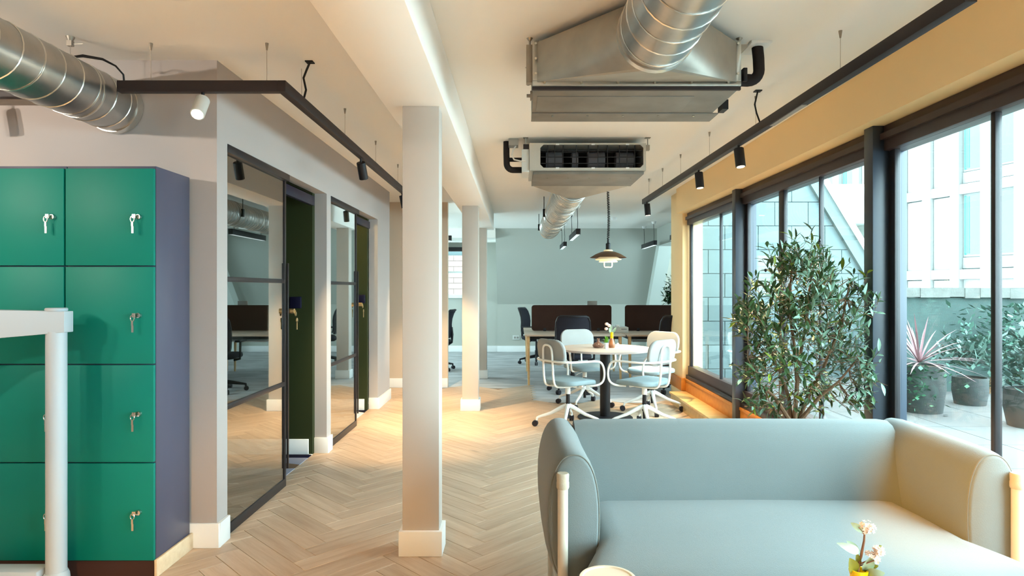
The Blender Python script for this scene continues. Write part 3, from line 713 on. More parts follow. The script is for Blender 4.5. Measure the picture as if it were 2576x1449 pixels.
MB().box(vx0+.012, ox0+.005, vy0+.012, vy1-.2, vz0+.012, vz1-.012).build('liner', m_dark, t)
for fx, wv in ((.30, .13), (.47, .05), (.64, .14), (.87, .14)):
    MB().tube([(fx-wv/2, vy0+.17, 2.395), (fx+wv/2, vy0+.17, 2.395)], .068, 20).build('fan_scroll', m_fan, t)
for gx in (.245, .30, .365, .47, .565, .64, .715, .81, .87, .93):
    MB().box(gx-.003, gx+.003, vy0+.015, vy0+.021, oz0, oz1).build('grille_bar', m_black, t)
for gz in (2.345, 2.395, 2.445): MB().box(ox0, ox1, vy0+.021, vy0+.027, gz-.003, gz+.003).build('grille_bar', m_black, t)
for gx in (.32, .60, .87):
    for gz in (oz0-.004, oz1+.001): MB().box(gx-.013, gx+.013, vy0-.009, vy0-.004, gz-.005, gz+.006).build('filter_clip', m_white, t)
MB().box(.04, .098, vy0+.015, vy0+.30, vz0-.008, vz1-.045).build('valve_box', m_lgrey, t, bevel=.002)
MB().box(.052, .096, vy0+.02, vy0+.06, vz1-.044, vz1-.004).build('bracket', m_rail, t)
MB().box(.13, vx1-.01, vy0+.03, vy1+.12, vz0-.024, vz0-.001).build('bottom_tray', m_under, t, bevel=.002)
transition(.13, vx1-.02, vz0-.022, vz1-.02, vy1+.10, .525, 2.335, .16, 5.84).build('hood', m_galvb, t, angle=14)
for i in range(5): MB().cyl((.25+i*.17, vy0+.2, vz0-.030), (.25+i*.17, vy0+.2, vz0-.024), .005, n=8).build('screw', m_chrome, t)
for rx in (.07, vx1+.02):
    for y in (vy0+.03, vy1-.05):
        MB().cyl((rx, y, vz1-.05), (rx, y, CE-.004), .0045, n=8).build('hanger_rod', m_galv, t)
        MB().box(rx-.02, rx+.02, y-.02, y+.02, CE-.006, CE-.0005).build('anchor', m_galvb, t)
MB().box(vx1, vx1+.035, vy0+.02, vy0+.06, vz1-.05, vz1-.01).build('bracket', m_galvb, t)
pp = [(.045, 5.16, 2.318), (-.02, 5.16, 2.318)] + [tuple(q) for q in arc((-.03, 5.16, 2.37), .052, -PI/2, -PI, 6)] + [(-.084, 5.16, 2.45), (-.084, 5.16, CE-.002)]
MB().tube(pp, .025, 14).build('insulated_pipe', m_foam, t)
MB().tube([(.045, 5.16, 2.402), (-.07, 5.16, 2.402)], .017, 10).build('insulated_pipe', m_foam, t)
MB().tube([(-.005, 5.08, CE-.05), (-.03, 5.07, 2.46), (-.042, 5.06, 2.42), (-.02, 5.05, 2.38), (.03, 5.02, 2.362), (.07, 5.012, 2.36)], .006, 8).build('power_cable', m_cabw, t)
MB().box(-.065, .012, 5.05, 5.16, CE-.055, CE-.0005).build('junction_box', m_grey, t, bevel=.003)

# ------------------------------------------------------------------ track rails and spotlights
RZ0, RZ1 = 2.309, 2.363
def hangers(t, pts):
    for x, y in pts:
        MB().cyl((x, y, RZ1-.001), (x, y, CE-.03), .0014, n=5).build('suspension_wire', m_wire, t)
        MB().cyl((x, y, CE-.034), (x, y, CE-.0005), .004, .009, 8).build('wire_anchor', m_galvb, t)
RX = -1.14
t = thing('track_rail', 'dark brown L-shaped lighting rail hanging at left above the pod doors', 'rail', (RX, 3.1, RZ0))
MB().box(-1.938, RX-.02, 3.08, 3.12, RZ0, RZ1).build('cross_rail', m_rail, t, bevel=.002)
MB().box(RX-.02, RX+.02, 3.08, 8.2, RZ0, RZ1).build('long_rail', m_rail, t, bevel=.002)
hangers(t, [(-1.783, 3.1), (-1.218, 3.1), (RX, 4.22), (RX, 5.14), (RX, 6.1), (RX, 7.3)])
MB().tube([(RX+.0, 3.40, RZ1), (RX+.02, 3.38, 2.41), (RX+.01, 3.37, 2.47), (RX+.03, 3.36, 2.51), (RX+.05, 3.35, CE-.004)], .006, 8).box(RX+.03, RX+.07, 3.33, 3.37, CE-.006, CE-.0005).build('feed_cable', m_cable, t)
MB().cyl((RX-.01, 3.40, RZ1), (RX-.01, 3.40, CE-.02), .0014, n=5).build('suspension_wire', m_wire, t)
for k in (0, 1):
    MB().tube([(-2.14+.01*k, 3.0, 2.44+.004*k), (-2.06, 3.02, 2.462-.006*k), (-1.98, 3.04, 2.452-.003*k), (-1.93, 3.06, 2.425), (-1.905, 3.08, 2.39), (-1.908, 3.09, RZ1)], .0045, 7).build('feed_cable', m_cable, t)
da = thing('duct_anchor', 'small steel wire hanger above the left duct', 'hanger', (-2.12, 3.02, CE))
MB().cyl((-2.12, 3.02, CE-.02), (-2.12, 3.02, CE-.0005), .012, .02, 10).box(-2.132, -2.108, 3.01, 3.03, CE-.045, CE-.02).cyl((-2.11, 3.02, CE-.034), (-2.06, 3.02, CE-.034), .002, n=5).build('anchor', m_galvb, da)
MB().cyl((-2.12, 3.02, 2.43), (-2.12, 3.02, CE-.044), .002, n=5).build('wire', m_wire, da)
t = thing('track_rail', 'short black lighting rail end at the left edge behind the round duct', 'rail', (-3.0, 3.19, RZ0))
MB().box(-3.6, -2.38, 3.17, 3.21, RZ0, RZ1-.004).box(-3.6, -3.56, .0, 3.17, RZ0, RZ1-.004).build('rail', m_rail, t, bevel=.002)
hangers(t, [(-3.3, 3.19), (-3.58, 1.5), (-3.58, .1)])
A, B = Vector((1.515, 2.12, 0)), Vector((1.43, 7.16, 0))
t = thing('track_rail', 'long dark brown lighting rail hanging at right along the cream bulkhead', 'rail', ((A.x+B.x)/2, (A.y+B.y)/2, RZ0))
dx = .021
MB().add([(A.x-dx,A.y,RZ0),(A.x+dx,A.y,RZ0),(B.x+dx,B.y,RZ0),(B.x-dx,B.y,RZ0),(A.x-dx,A.y,RZ1),(A.x+dx,A.y,RZ1),(B.x+dx,B.y,RZ1),(B.x-dx,B.y,RZ1)],
    [(0,3,2,1),(4,5,6,7),(0,1,5,4),(1,2,6,5),(2,3,7,6),(3,0,4,7)]).build('long_rail', m_rail, t, bevel=.002)
def rx_at(y): return A.x + (B.x-A.x)*(y-A.y)/(B.y-A.y)
hangers(t, [(rx_at(y), y) for y in (2.95, 3.95, 4.85, 5.65, 6.3, 6.9)])
MB().tube([(rx_at(3.9), 3.88, RZ1), (rx_at(3.9)-.03, 3.86, 2.42), (rx_at(3.9)-.045, 3.85, 2.47), (rx_at(3.9)-.03, 3.84, CE-.002)], .005, 7).build('feed_cable', m_cable, t)
MB().box(rx_at(3.9)-.05, rx_at(3.9)-.01, 3.82, 3.86, CE-.006, CE-.0005).build('cable_plate', m_black, t)
MB().box(rx_at(3.5)-.014, rx_at(3.5)+.014, 3.3, 3.72, RZ0-.004, RZ0+.001).build('driver_cover', m_grey, t)

def spot(x, y, tx, ty, watts, lab, size=58, lens=None, grp='track spotlights', body=None, tz=0.0, col=None):
    R, Ln = .0325, .128
    t = thing('track_spotlight', lab, 'spotlight', (x, y, RZ0), grp)
    d = Vector((tx, ty, tz)) - Vector((x, y, 2.22)); d.normalize()
    c = Vector((x, y, RZ0-.02)); top = c + Vector((0,0,-.012)); 
    MB().cyl((x, y, RZ0-.045), (x, y, RZ0-.0002), .008, n=10).build('stem', m_black, t)
    a = Vector((x, y, RZ0-.014 - R*math.sqrt(max(0, 1-d.z*d.z)))); e = a + d*Ln
    MB().tube([a, a + d*.004, e - d*.002, e], R, 22, rr=[R-.004, R, R, R-.003]).build('body', body or m_black, t)
    MB().cyl(e, e + d*.0015, R-.007, n=20).build('lens', lens or m_lens, t)
    l = bpy.data.lights.new('lamp', 'SPOT'); l.energy = watts*SPOT_W; l.color = col or WARM; l.spot_size = math.radians(size); l.spot_blend = .65; l.shadow_soft_size = .03
    lo = bpy.data.objects.new('lamp', l); C.objects.link(lo); lo.parent = t
    lo.matrix_local = Matrix.Translation(e + d*.006 - t.location) @ d.to_track_quat('-Z', 'Y').to_matrix().to_4x4()
    return t
spot(-1.53, 3.1, -1.25, 1.6, 70, 'bright glowing spotlight turned to the viewer on the left cross rail', 80, m_lensg, body=m_lgrey, tz=.6)  # pale body colour imitates the glare of its own lamp
spot(RX, 4.65, -1.0, 5.9, 150, 'black spotlight on the left rail between the pod doors', 62)
spot(RX, 6.33, -.75, 6.75, 170, 'black spotlight on the left rail half hidden behind the nearest column', 66)
spot(RX, 7.6, -1.15, 8.3, 110, 'black spotlight at the far end of the left rail, behind the column', 60)
spot(rx_at(4.24), 4.24, 1.60, 3.9, 210, 'nearest black spotlight on the right rail', 64)
spot(rx_at(5.12), 5.12, 1.6, 4.9, 150, 'middle black spotlight on the right rail', 62)
spot(rx_at(7.0), 7.0, 1.62, 7.0, 120, 'black spotlight at the far end of the right rail', 56)
spot(-2.7, 3.19, -2.6, 2.5, 90, 'black spotlight above the left lockers on the short rail', 80)
spot(-3.58, 1.2, -2.6, 3.33, 52, 'black spotlight on the short rail left of the viewer, aimed above the lockers', 80, tz=1.9, col=(1, .88, .74))
spot(-3.58, .4, -1.9, 3.33, 50, 'black spotlight at the end of the short rail left of the viewer', 64, tz=1.5, col=(1, .88, .74))
t = thing('track_rail', 'added unseen lighting rail behind the viewer, for extra warm light', 'rail', (0, -.4, RZ0))  # this rail and its spots are added out of sight for extra light
MB().box(-1.6, 1.6, -.42, -.38, RZ0, RZ1).build('rail', m_rail, t, bevel=.002)
hangers(t, [(-1.4, -.4), (0, -.4), (1.4, -.4)])
spot(-1.5, -.4, 1.76, 2.46, 660, 'added unseen spotlight behind the viewer, warming the right sofa arm', 11, tz=.50, col=(1, .46, .07))  # added orange beam for the golden tone on the sofa arm
spot(.75, -.4, .3, .5, 260, 'added unseen spotlight behind the viewer, brightening the lounge floor at right', 70)
spot(-.4, -.4, -.9, .6, 260, 'added unseen spotlight behind the viewer, brightening the lounge floor at left', 70)
spot(-1.3, -.4, -2.6, .8, 220, 'added unseen spotlight behind the viewer, brightening the floor far left', 70)
spot(-1.0, -.4, -1.2, 2.4, 130, 'added unseen spotlight behind the viewer, warming the floor by the lockers', 40, col=(1, .52, .14))

# ------------------------------------------------------------------ pendant over the round table
px_, py_ = .963, 6.7
t = thing('pendant_lamp', 'brown tiered pendant lamp with coiled cord hanging over the round table', 'lamp', (px_, py_, 1.7))
pts = []
for i in range(0, 34*8):
    a = 2*PI*i/8; zz = 1.88 + (CE-.05-1.88)*i/(34*8); sway = .006*math.sin(i/60)
    pts.append((px_ + sway + .0115*math.cos(a), py_ + .0115*math.sin(a), zz))
MB().tube(pts, .0042, 5).build('coiled_cord', m_cable, t)
MB().cyl((px_, py_, CE-.055), (px_, py_, CE-.0005), .012, .03, 14).build('ceiling_rose', m_black, t)
MB().lathe([(.001,1.885),(.010,1.885),(.012,1.84),(.026,1.832),(.026,1.775),(.02,1.77),(.001,1.77)], (px_, py_, 0)).build('socket', m_black, t)
MB().lathe([(.02,1.77),(.045,1.764),(.05,1.754),(.04,1.75),(.02,1.75)], (px_, py_, 0)).build('crown_ring', m_shadei, t)
MB().lathe([(.03,1.752),(.075,1.744),(.13,1.722),(.19,1.686),(.193,1.683),(.187,1.684),(.13,1.716),(.075,1.737),(.03,1.745)], (px_, py_, 0), 36).build('top_shade', m_shade, t)
MB().lathe([(.06,1.70),(.10,1.686),(.138,1.666),(.136,1.661),(.10,1.678),(.06,1.692)], (px_, py_, 0), 32).build('middle_shade', m_shadei, t)
MB().lathe([(.05,1.675),(.08,1.662),(.098,1.643),(.095,1.638),(.07,1.650),(.05,1.66)], (px_, py_, 0), 32).build('lower_shade', m_shadei, t)
MB().ball((px_, py_, 1.675), .034, 14, 8).build('bulb', m_bulb, t)
MB().tube([(px_-.042,py_,1.65),(px_-.042,py_,1.60)] + [tuple(q) for q in arc((px_-.027,py_,1.597), .015, PI, 1.5*PI, 4)] + [tuple(q) for q in arc((px_+.027,py_,1.597), .015, 1.5*PI, 2*PI, 4)] + [(px_+.042,py_,1.65)], .005, 8).build('pull_loop', m_chwh, t)
for a in range(3):
    q = 2*PI*a/3+.3
    MB().cyl((px_+.055*math.cos(q), py_+.055*math.sin(q), 1.655), (px_+.055*math.cos(q), py_+.055*math.sin(q), 1.745), .003, n=6).build('strut', m_chrome, t)
l = bpy.data.lights.new('lamp', 'POINT'); l.energy = 4; l.color = WARM; l.shadow_soft_size = .05
lo = bpy.data.objects.new('lamp', l); C.objects.link(lo); lo.parent = t; lo.location = (0, 0, -.075)

# added globe pendants, unseen behind the viewer, for warm fill light
for gx, gy, lab in ((-.6, -1.4, 'left added fill globe, unseen behind the viewer'), (1.0, -1.4, 'right added fill globe, unseen behind the viewer')):
    t = thing('fill_globe', lab, 'lamp', (gx, gy, 2.0), 'added fill globes')
    MB().ball((gx, gy, 2.0), .14, 20, 12).build('globe', M('fill_globe_glass', S(255,240,214), .5, emit=(1,.78,.5,1), es=3.5, var=.01), t)
    MB().cyl((gx, gy, 2.13), (gx, gy, CE-.0005), .004, n=6).cyl((gx, gy, 2.12), (gx, gy, 2.19), .03, n=12).build('cord', m_black, t)

# ------------------------------------------------------------------ linear luminaires in the far office
def linear(p0, p1, lab):
    t = thing('linear_light', lab, 'lamp', tuple((Vector(p0)+Vector(p1))/2), 'linear lights of the far office')
    (xa, ya, z), (xb, yb, _) = p0, p1; hw, hh = .032, .04
    if abs(xb-xa) < abs(yb-ya):
        MB().box(xa-hw, xa+hw, ya, yb, z-hh, z+hh).build('housing', m_black, t, bevel=.003)
        MB().box(xa-hw+.008, xa+hw-.008, ya+.02, yb-.02, z-hh-.003, z-hh+.001).build('diffuser', m_diff, t)
        hp = [(xa, ya+.12), (xa, yb-.12)]
    else:
        MB().box(xa, xb, ya-hw, ya+hw, z-hh, z+hh).build('housing', m_black, t, bevel=.003)
        MB().box(xa+.02, xb-.02, ya-hw+.008, ya+hw-.008, z-hh-.003, z-hh+.001).build('diffuser', m_diff, t)
        hp = [(xa+.12, ya), (xb-.12, ya)]
    for i, (hx, hy) in enumerate(hp):
        MB().tube([(hx, hy, z+hh), (hx+.004, hy, z+hh+.1), (hx-.004, hy, CE-.05), (hx, hy, CE-.03)], .004, 6).build('cable', m_cable, t)
        MB().cyl((hx, hy, CE-.04), (hx, hy, CE-.0005), .03, .045, 14).build('ceiling_rose', m_white, t)
linear((.87, 9.0, 2.17), (.87, 10.2, 2.17), 'black linear light right of the far duct, the nearer of two in line')
linear((.87, 11.45, 2.17), (.87, 12.4, 2.17), 'black linear light right of the far duct, the farther of two in line')
linear((2.43, 11.15, 2.17), (2.43, 12.25, 2.17), 'black linear light in front of the sloping rafter')
linear((2.46, 8.75, 2.17), (2.46, 10.1, 2.17), 'black linear light half hidden by the cream pier')
linear((-2.3, 10.1, 2.165), (-1.035, 10.1, 2.165), 'black linear light seen between the first two columns')
sd = thing('smoke_detector', 'small white smoke detector on the far ceiling', 'detector', (1.62, 10.6, CE))
MB().lathe([(.001, CE-.045), (.035, CE-.045), (.05, CE-.025), (.05, CE-.0005), (.001, CE-.0005)], (1.62, 10.6, 0)).build('detector_body', m_white, sd)

# ------------------------------------------------------------------ sofa
SX0, SX1, SYF = .105, 1.805, 2.27
sc_ = (SX0+SX1)/2
t = thing('sofa', 'grey-green fabric two-seat sofa with rounded arms and cream posts', 'sofa', (sc_, 2.55, 0))
def sofa_arm(cx, sgn):
    rings = []; hw, hh, cz = .100, .243, .525
    st = [(0.0, .80), (.004, .86), (.015, .925), (.035, .97), (.07, .995), (.14, 1.0), (.30, 1.0), (.50, 1.0), (.60, .99), (.645, .95), (.66, .88), (.665, .8)]
    for dy, s in st: rings.append(sup(hw*s, hh*(1-(1-s)*.5), cx + sgn*.012*math.sin(min(dy/.3,1)*PI/2), cz, SYF+dy, 2.35, 36))
    rings = [[Vector((p.x + (cx-p.x)*.0 , p.y, p.z)) for p in r] for r in rings]
    a = MB().loft(rings).build('arm', m_sofa, t, angle=60)
    r = sup(hw*.90, hh*.952, cx, cz, SYF+.010, 2.35, 48)
    MB().tube(r, .0032, 5, closed=True).build('piping', m_pipe, a)
sofa_arm(SX0+.10, -1); sofa_arm(SX1-.10, 1)
# backrest
prof = [(2.70,.30),(2.672,.40),(2.676,.46),(2.700,.56),(2.735,.66),(2.765,.72),(2.80,.757),(2.845,.772),(2.89,.762),(2.925,.73),(2.94,.68),(2.94,.45),(2.93,.34),(2.90,.30)]
rings = []
for x, s in ((SX0+.15, .97), (SX0+.20, .995), (sc_-.3, 1.0), (sc_, 1.003), (sc_+.3, 1.0), (SX1-.20, .995), (SX1-.15, .97)):
    rings.append([Vector((x, 2.82+(y-2.82)*s, .5+(z-.5)*s)) for y, z in prof])
MB().loft(rings).build('backrest', m_sofa, t, angle=60)
# seat cushion: full width in front of the arms, rolled front edge
seat = MB(); prof = [(2.75,.22),(2.75,.452),(2.70,.460),(2.5,.468),(2.32,.470),(2.26,.470),(2.18,.470),(2.10,.469),(2.03,.465),(1.98,.456),(1.935,.432),(1.905,.39),(1.90,.33),(1.91,.26),(1.94,.22)]
rings = []
for x, q in ((SX0+.075, .10), (SX0+.085, .05), (SX0+.105, .022), (SX0+.14, .006), (SX0+.2, 0), (sc_, -.004), (SX1-.2, 0), (SX1-.14, .006), (SX1-.105, .022), (SX1-.085, .05), (SX1-.075, .10)):
    rings.append([Vector((x, min(y + (q if y < 2.2 else 0), 2.75), z - q*1.0 if z > .3 else z + q*.6)) for y, z in prof])
def flare(p):
    hw = (SX1-SX0)/2; q = min(max((p.y-2.0)/.26, 0), 1)*.105 if p.y < 2.3 else .105
    return (sc_ + (p.x-sc_)*(hw-q)/hw, p.y, p.z)
seat.loft(rings).mapv(flare).build('seat_cushion', m_sofa, t, angle=60)
MB().box(SX0+.12, SX1-.12, 1.98, 2.9, .17, .235).build('seat_frame', m_cofr, t, bevel=.01)
for x, sx in ((.163, 1), (1.772, -1)):
    for y in (SYF-.018, 2.975):
        MB().tube([(x, y, 0), (x, y, .645)], .0185, 18).build('post', m_cofr, t)
        MB().tube([(x, y, .645), (x, y, .65), (x, y, .668), (x, y, .670), (x, y, .695), (x, y, .700)], .022, 18, rr=[.0205,.0225,.0225,.0215,.0225,.0195]).build('post_cap', m_cap, t)
    MB().tube([(x, SYF-.018, .2), (x, 2.975, .2)], .014, 12).build('side_rail', m_cofr, t)

# ------------------------------------------------------------------ coffee table, vase and bowl in the foreground
t = thing('coffee_table', 'low round oak coffee table in front of the sofa, below the picture edge', 'table', (.55, 1.42, 0))
MB().lathe([(.001,.40),(.44,.40),(.45,.405),(.45,.42),(.445,.425),(.001,.425)], (.55, 1.42, 0), 40).build('table_top', m_ctab, t)
for a in range(3):
    q = 2*PI*a/3
    MB().tube([(.55+.22*math.cos(q), 1.42+.22*math.sin(q), .40), (.55+.34*math.cos(q), 1.42+.34*math.sin(q), 0)], .018, 10).build('leg', m_ctab, t)
vx, vy = .806, 1.5
t = thing('flower_vase', 'yellow vase with pale pink flower clusters and grey-green leaves before the sofa', 'vase', (vx, vy, .425))
MB().lathe([(.001,.425),(.04,.425),(.052,.45),(.055,.50),(.045,.57),(.024,.62),(.019,.645),(.0185,.675),(.021,.686),(.021,.690),(.017,.690),(.015,.675),(.014,.60),(.001,.58)], (vx, vy, 0), 28).build('vase_body', m_yellow, t)
def V(px, py, dy=0.): return at(px, py, vy+dy)
def flower_leaf(p, q, w, bend, mt, t, n=7):
    """leaf surface from base p to tip q, half width w"""
    p, q = Vector(p), Vector(q); d = q-p; side = d.cross(Vector((0,-1,.25))).normalized(); up = side.cross(d).normalized()
    vs = []; fs = []
    for i in range(n+1):
        f = i/n; c = p + d*f + up*bend*math.sin(PI*f); ww = w*math.sin(PI*min(max(f,.03),.985))**.75
        vs += [c - side*ww + up*ww*.25, c, c + side*ww + up*ww*.25]
    for i in range(n):
        o = i*3; fs += [(o,o+1,o+4,o+3),(o+1,o+2,o+5,o+4)]
    return MB().add(vs, fs).build('leaf', mt, t, angle=80)
MB().tube([V(2158,1440), V(2160,1415), V(2166,1400), V(2170,1380), V(2174,1360), V(2175,1345)], .003, 7, rr=[.0035,.0034,.0032,.003,.0026,.0022]).build('stem', m_stem, t)
MB().tube([V(2160,1420), V(2180,1412,-.01), V(2196,1402,-.012), V(2204,1394,-.012)], .0018, 6).build('stem', m_stem, t)
MB().tube([V(2160,1425), V(2185,1415,-.02), V(2205,1408,-.022)], .0014, 6).build('stem', m_stem, t)
def blossom(cx, cy, rx, ry, n, dy=0.):
    b = MB(); c = V(cx, cy, dy)
    for i in range(n):
        a, q = random.uniform(0, 2*PI), math.sqrt(random.random())
        p = c + Vector((rx*q*math.cos(a), random.uniform(-.012,.012), ry*q*math.sin(a)))
        nr = (p - c + Vector((random.uniform(-.3,.3)*.01, -.012, .01))).normalized(); s1 = nr.orthogonal().normalized(); s2 = nr.cross(s1)
        for k in range(5):
            g = 2*PI*k/5 + a; e = s1*math.cos(g) + s2*math.sin(g); e2 = s1*math.cos(g+.55) + s2*math.sin(g+.55); e3 = s1*math.cos(g-.55) + s2*math.sin(g-.55)
            b.add([p, p+e2*.0033+nr*.001, p+e*.0058+nr*.0018, p+e3*.0033+nr*.001], [(0,1,2,3)])
    return b.build('blossom_cluster', m_petal, t, angle=80)
blossom(2182, 1326, .017, .013, 46); blossom(2208, 1386, .014, .012, 34, -.012); blossom(2190, 1393, .007, .005, 9, -.012); blossom(2205, 1406, .008, .006, 12, -.022)
for i in range(7): MB().tube([V(2175,1345), V(2174+random.uniform(-14,18), 1332+random.uniform(-6,8))], .0009, 5).build('flower_stalk', m_stem, t)
for i in range(6): MB().tube([V(2198,1402,-.012), V(2207+random.uniform(-14,12), 1388+random.uniform(-8,8), -.012)], .0009, 5).build('flower_stalk', m_stem, t)
for args in ((V(2163,1390), V(2105,1366,-.02), .0105, .010, m_eucal), (V(2164,1388), V(2130,1361,.01), .008, -.004, m_eucal), (V(2172,1340), V(2140,1315,.01), .008, .004, m_eucal),
             (V(2150,1442), V(2137,1404,-.01), .014, .004, m_eucal2), (V(2160,1430), V(2155,1390), .007, .002, m_eucal2), (V(2172,1436), V(2192,1400,-.02), .013, .004, m_eucal),
             (V(2178,1440), V(2226,1442,-.03), .013, .010, m_eucal), (V(2198,1380), V(2222,1378), .008, .006, m_eucal2), (V(2190,1425), V(2210,1423,-.01), .005, .002, m_eucal2), (V(2175,1438), V(2188,1438,-.01), .005, .002, m_eucal2)):
    flower_leaf(*args, t)
bx_, by_ = .215, 1.5
t = thing('ceramic_jar', 'rounded cream ceramic jar with white rim at the lower picture edge', 'jar', (bx_, by_, .425))
MB().lathe([(.001,.425),(.05,.425),(.075,.47),(.085,.54),(.078,.62),(.068,.655),(.066,.664),(.060,.664),(.06,.655),(.05,.645),(.001,.64)], (bx_, by_, 0), 32).build('jar_body', m_ceram, t)
MB().lathe([(.059,.6645),(.067,.6645),(.0685,.668),(.066,.671),(.060,.671),(.058,.668)], (bx_, by_, 0), 32).build('rim', m_cofr, t)

# ------------------------------------------------------------------ round table with its four chairs
TX, TY = .93, 6.7
t = thing('round_table', 'round pale wood table on a black pedestal', 'table', (TX, TY, 0))
MB().lathe([(.001,.712),(.478,.712),(.485,.716),(.487,.724),(.485,.733),(.480,.735),(.001,.735)], (TX, TY, 0), 56).build('table_top', m_ttop, t, angle=30)
MB().lathe([(.4865,.7145),(.4885,.7145),(.4885,.7325),(.4865,.7325)], (TX, TY, 0), 56).build('edge_band', m_tedge, t)
MB().cyl((TX, TY, .01), (TX, TY, .712), .054, n=28).build('pedestal', m_black, t)
MB().lathe([(.001,0),(.285,0),(.29,.006),(.285,.012),(.05,.022),(.001,.022)], (TX, TY, 0), 48).build('base_plate', m_black, t)
MB().box(TX-.2, TX+.2, TY-.03, TY+.03, .69, .712).box(TX-.03, TX+.03, TY-.2, TY+.2, .689, .711).build('top_bracket', m_black, t)

def meeting_chair():
    t = thing('meeting_chair', '', 'chair', (0,0,0), 'chairs around the round table')
    # faces +y
    pad(.45, .43, .045, .13, .016, .432, 6, .006).mapv(lambda p: (p.x, p.y+.02, p.z - .018*max(0, (p.y-.12))/.1 + .35*p.x*p.x*(.3 if p.z > .45 else .2))).build('seat', m_chfab, t, angle=60)
    bk = pad(.43, .245, .036, .10, .014, 0, 6)
    bk.xf(Matrix.Rotation(PI/2 + .16, 4, 'X')).mapv(lambda p: (p.x, p.y - .205 + .55*p.x*p.x, p.z + .755)).build('backrest', m_chback, t, angle=60)
    r = .0105
    pts = []
    L_ = [Vector((-.16,.10,.418)), Vector((-.24,.17,.424)), Vector((-.275,.215,.46)), Vector((-.285,.225,.54)), Vector((-.285,.205,.62)), Vector((-.285,.165,.660)), Vector((-.285,.09,.668)), Vector((-.280,-.04,.668)), Vector((-.262,-.15,.668)), Vector((-.215,-.215,.668)), Vector((-.13,-.243,.668)), Vector((0,-.25,.668))]
    pts = L_ + [Vector((-p.x, p.y, p.z)) for p in reversed(L_[:-1])]
    def smooth(ps, it=2):
        for _ in range(it):
            out = [ps[0]]
            for a, b in zip(ps[:-1], ps[1:]): out += [a*.75+b*.25, a*.25+b*.75]
            ps = out + [ps[-1]]
        return ps
    MB().tube(smooth(pts), r, 9).build('armrest_tube', m_chwh, t)
    P_ = [Vector((-.075,.05,.412)), Vector((-.075,-.16,.412)), Vector((-.075,-.215,.43)), Vector((-.075,-.235,.50)), Vector((-.075,-.243,.64)), Vector((-.072,-.248,.76)), Vector((-.06,-.252,.80)), Vector((-.03,-.254,.818)), Vector((0,-.255,.82))]
    pts = P_ + [Vector((-p.x, p.y, p.z)) for p in reversed(P_[:-1])]
    MB().tube(smooth(pts), r, 9).build('back_tube', m_chwh, t)
    MB().tube([(-.15,.06,.418), (.15,.06,.418)], .012, 8).build('cross_tube', m_chwh, t)
    MB().lathe([(.001,.33),(.0255,.33),(.0255,.415),(.001,.415)]).build('upper_column', m_chwh, t)
    MB().lathe([(.001,.09),(.016,.09),(.016,.25),(.021,.25),(.021,.17),(.0185,.34),(.001,.34)]).build('gas_column', m_black, t)
    MB().tube([(.02,.02,.40), (.14,.10,.385), (.17,.13,.378)], .0045, 7).build('lever', m_chwh, t)
    for k in range(4):
        a = PI/4 + k*PI/2; c, s = math.cos(a), math.sin(a)
        leg = MB().tube([(.01*c,.01*s,.215),(.05*c,.05*s,.20),(.17*c,.17*s,.135),(.285*c,.285*s,.095),(.305*c,.305*s,.084),(.31*c,.31*s,.058)], .014, 9, rr=[.024,.022,.016,.0125,.012,.011]).build('leg', m_chwh, t)
        w = MB()
        for q in (-1, 1):
            off = Vector((-s, c, 0))*.012*q; ctr = Vector((.325*c, .325*s, .029)) + off
            w.cyl(ctr - Vector((-s,c,0))*.009, ctr + Vector((-s,c,0))*.009, .029, n=16)
        w.cyl((.31*c,.31*s,.03), (.31*c,.31*s,.062), .009, n=8)
        w.build('castor', m_wheel, leg)
    return t
mc = meeting_chair()
def put(o, x, y, fx, fy, lab):
    o.location = (x, y, 0); o.rotation_euler = (0, 0, math.atan2(fy, fx) - PI/2); o['label'] = lab
put(mc, .50, 6.22, .83, .55, 'front-left white-framed swivel chair at the round table, back towards the viewer')
put(copy_tree(mc), 1.24, 6.18, -.68, .73, 'front-right white-framed swivel chair at the round table, back towards the viewer')
put(copy_tree(mc), .79, 7.40, .35, -.93, 'white-framed swivel chair behind the round table at left, facing the viewer')
put(copy_tree(mc), 1.50, 7.05, -.75, -.66, 'white-framed swivel chair behind the round table at right, beside the step')
# things on the table
z0 = .7355
def TP(px, y): return ((px-1300)*y/F, y)
x, y = TP(1505, 6.72)
t = tag(MB().lathe([(.001,z0),(.045,z0),(.058,z0+.012),(.062,z0+.026),(.05,z0+.042),(.026,z0+.054),(.015,z0+.063),(.012,z0+.082),(.016,z0+.094),(.018,z0+.096),(.015,z0+.096),(.010,z0+.082),(.012,z0+.063),(.046,z0+.038),(.056,z0+.026),(.043,z0+.006),(.001,z0+.005)], (x, y, 0), 28).build('glass_carafe', m_rose, None), 'squat rose glass bottle on the round table', 'bottle')
x, y = TP(1525, 6.60)
t = thing('potted_plant', 'little green plant in a white pot on the round table', 'plant', (x, y, z0))
MB().lathe([(.001,z0),(.018,z0),(.026,z0+.058),(.023,z0+.058),(.016,z0+.05),(.001,z0+.05)], (x, y, 0)).build('pot', m_white, t)
lf = MB()
for i in range(46):
    a = random.uniform(0, 2*PI); e = random.uniform(.2, 1.35); d = Vector((math.cos(a)*math.cos(e), math.sin(a)*math.cos(e), math.sin(e))); s = d.cross(Vector((0,0,1))).normalized()
    p = Vector((x, y, z0+.055+random.uniform(0,.035))); Ln = random.uniform(.035, .06)
    lf.add([p, p+d*Ln*.5+s*.009, p+d*Ln, p+d*Ln*.5-s*.009], [(0,1,2,3)])
lf.build('foliage', M('table_plant_leaf', S(110,164,44), .5, var=.2, vs=60), t, stuff=True)
x, y = TP(1539, 6.70)
t = thing('bud_vase', 'tall amber and yellow bottle vase with cream flowers on the round table', 'vase', (x, y, z0))
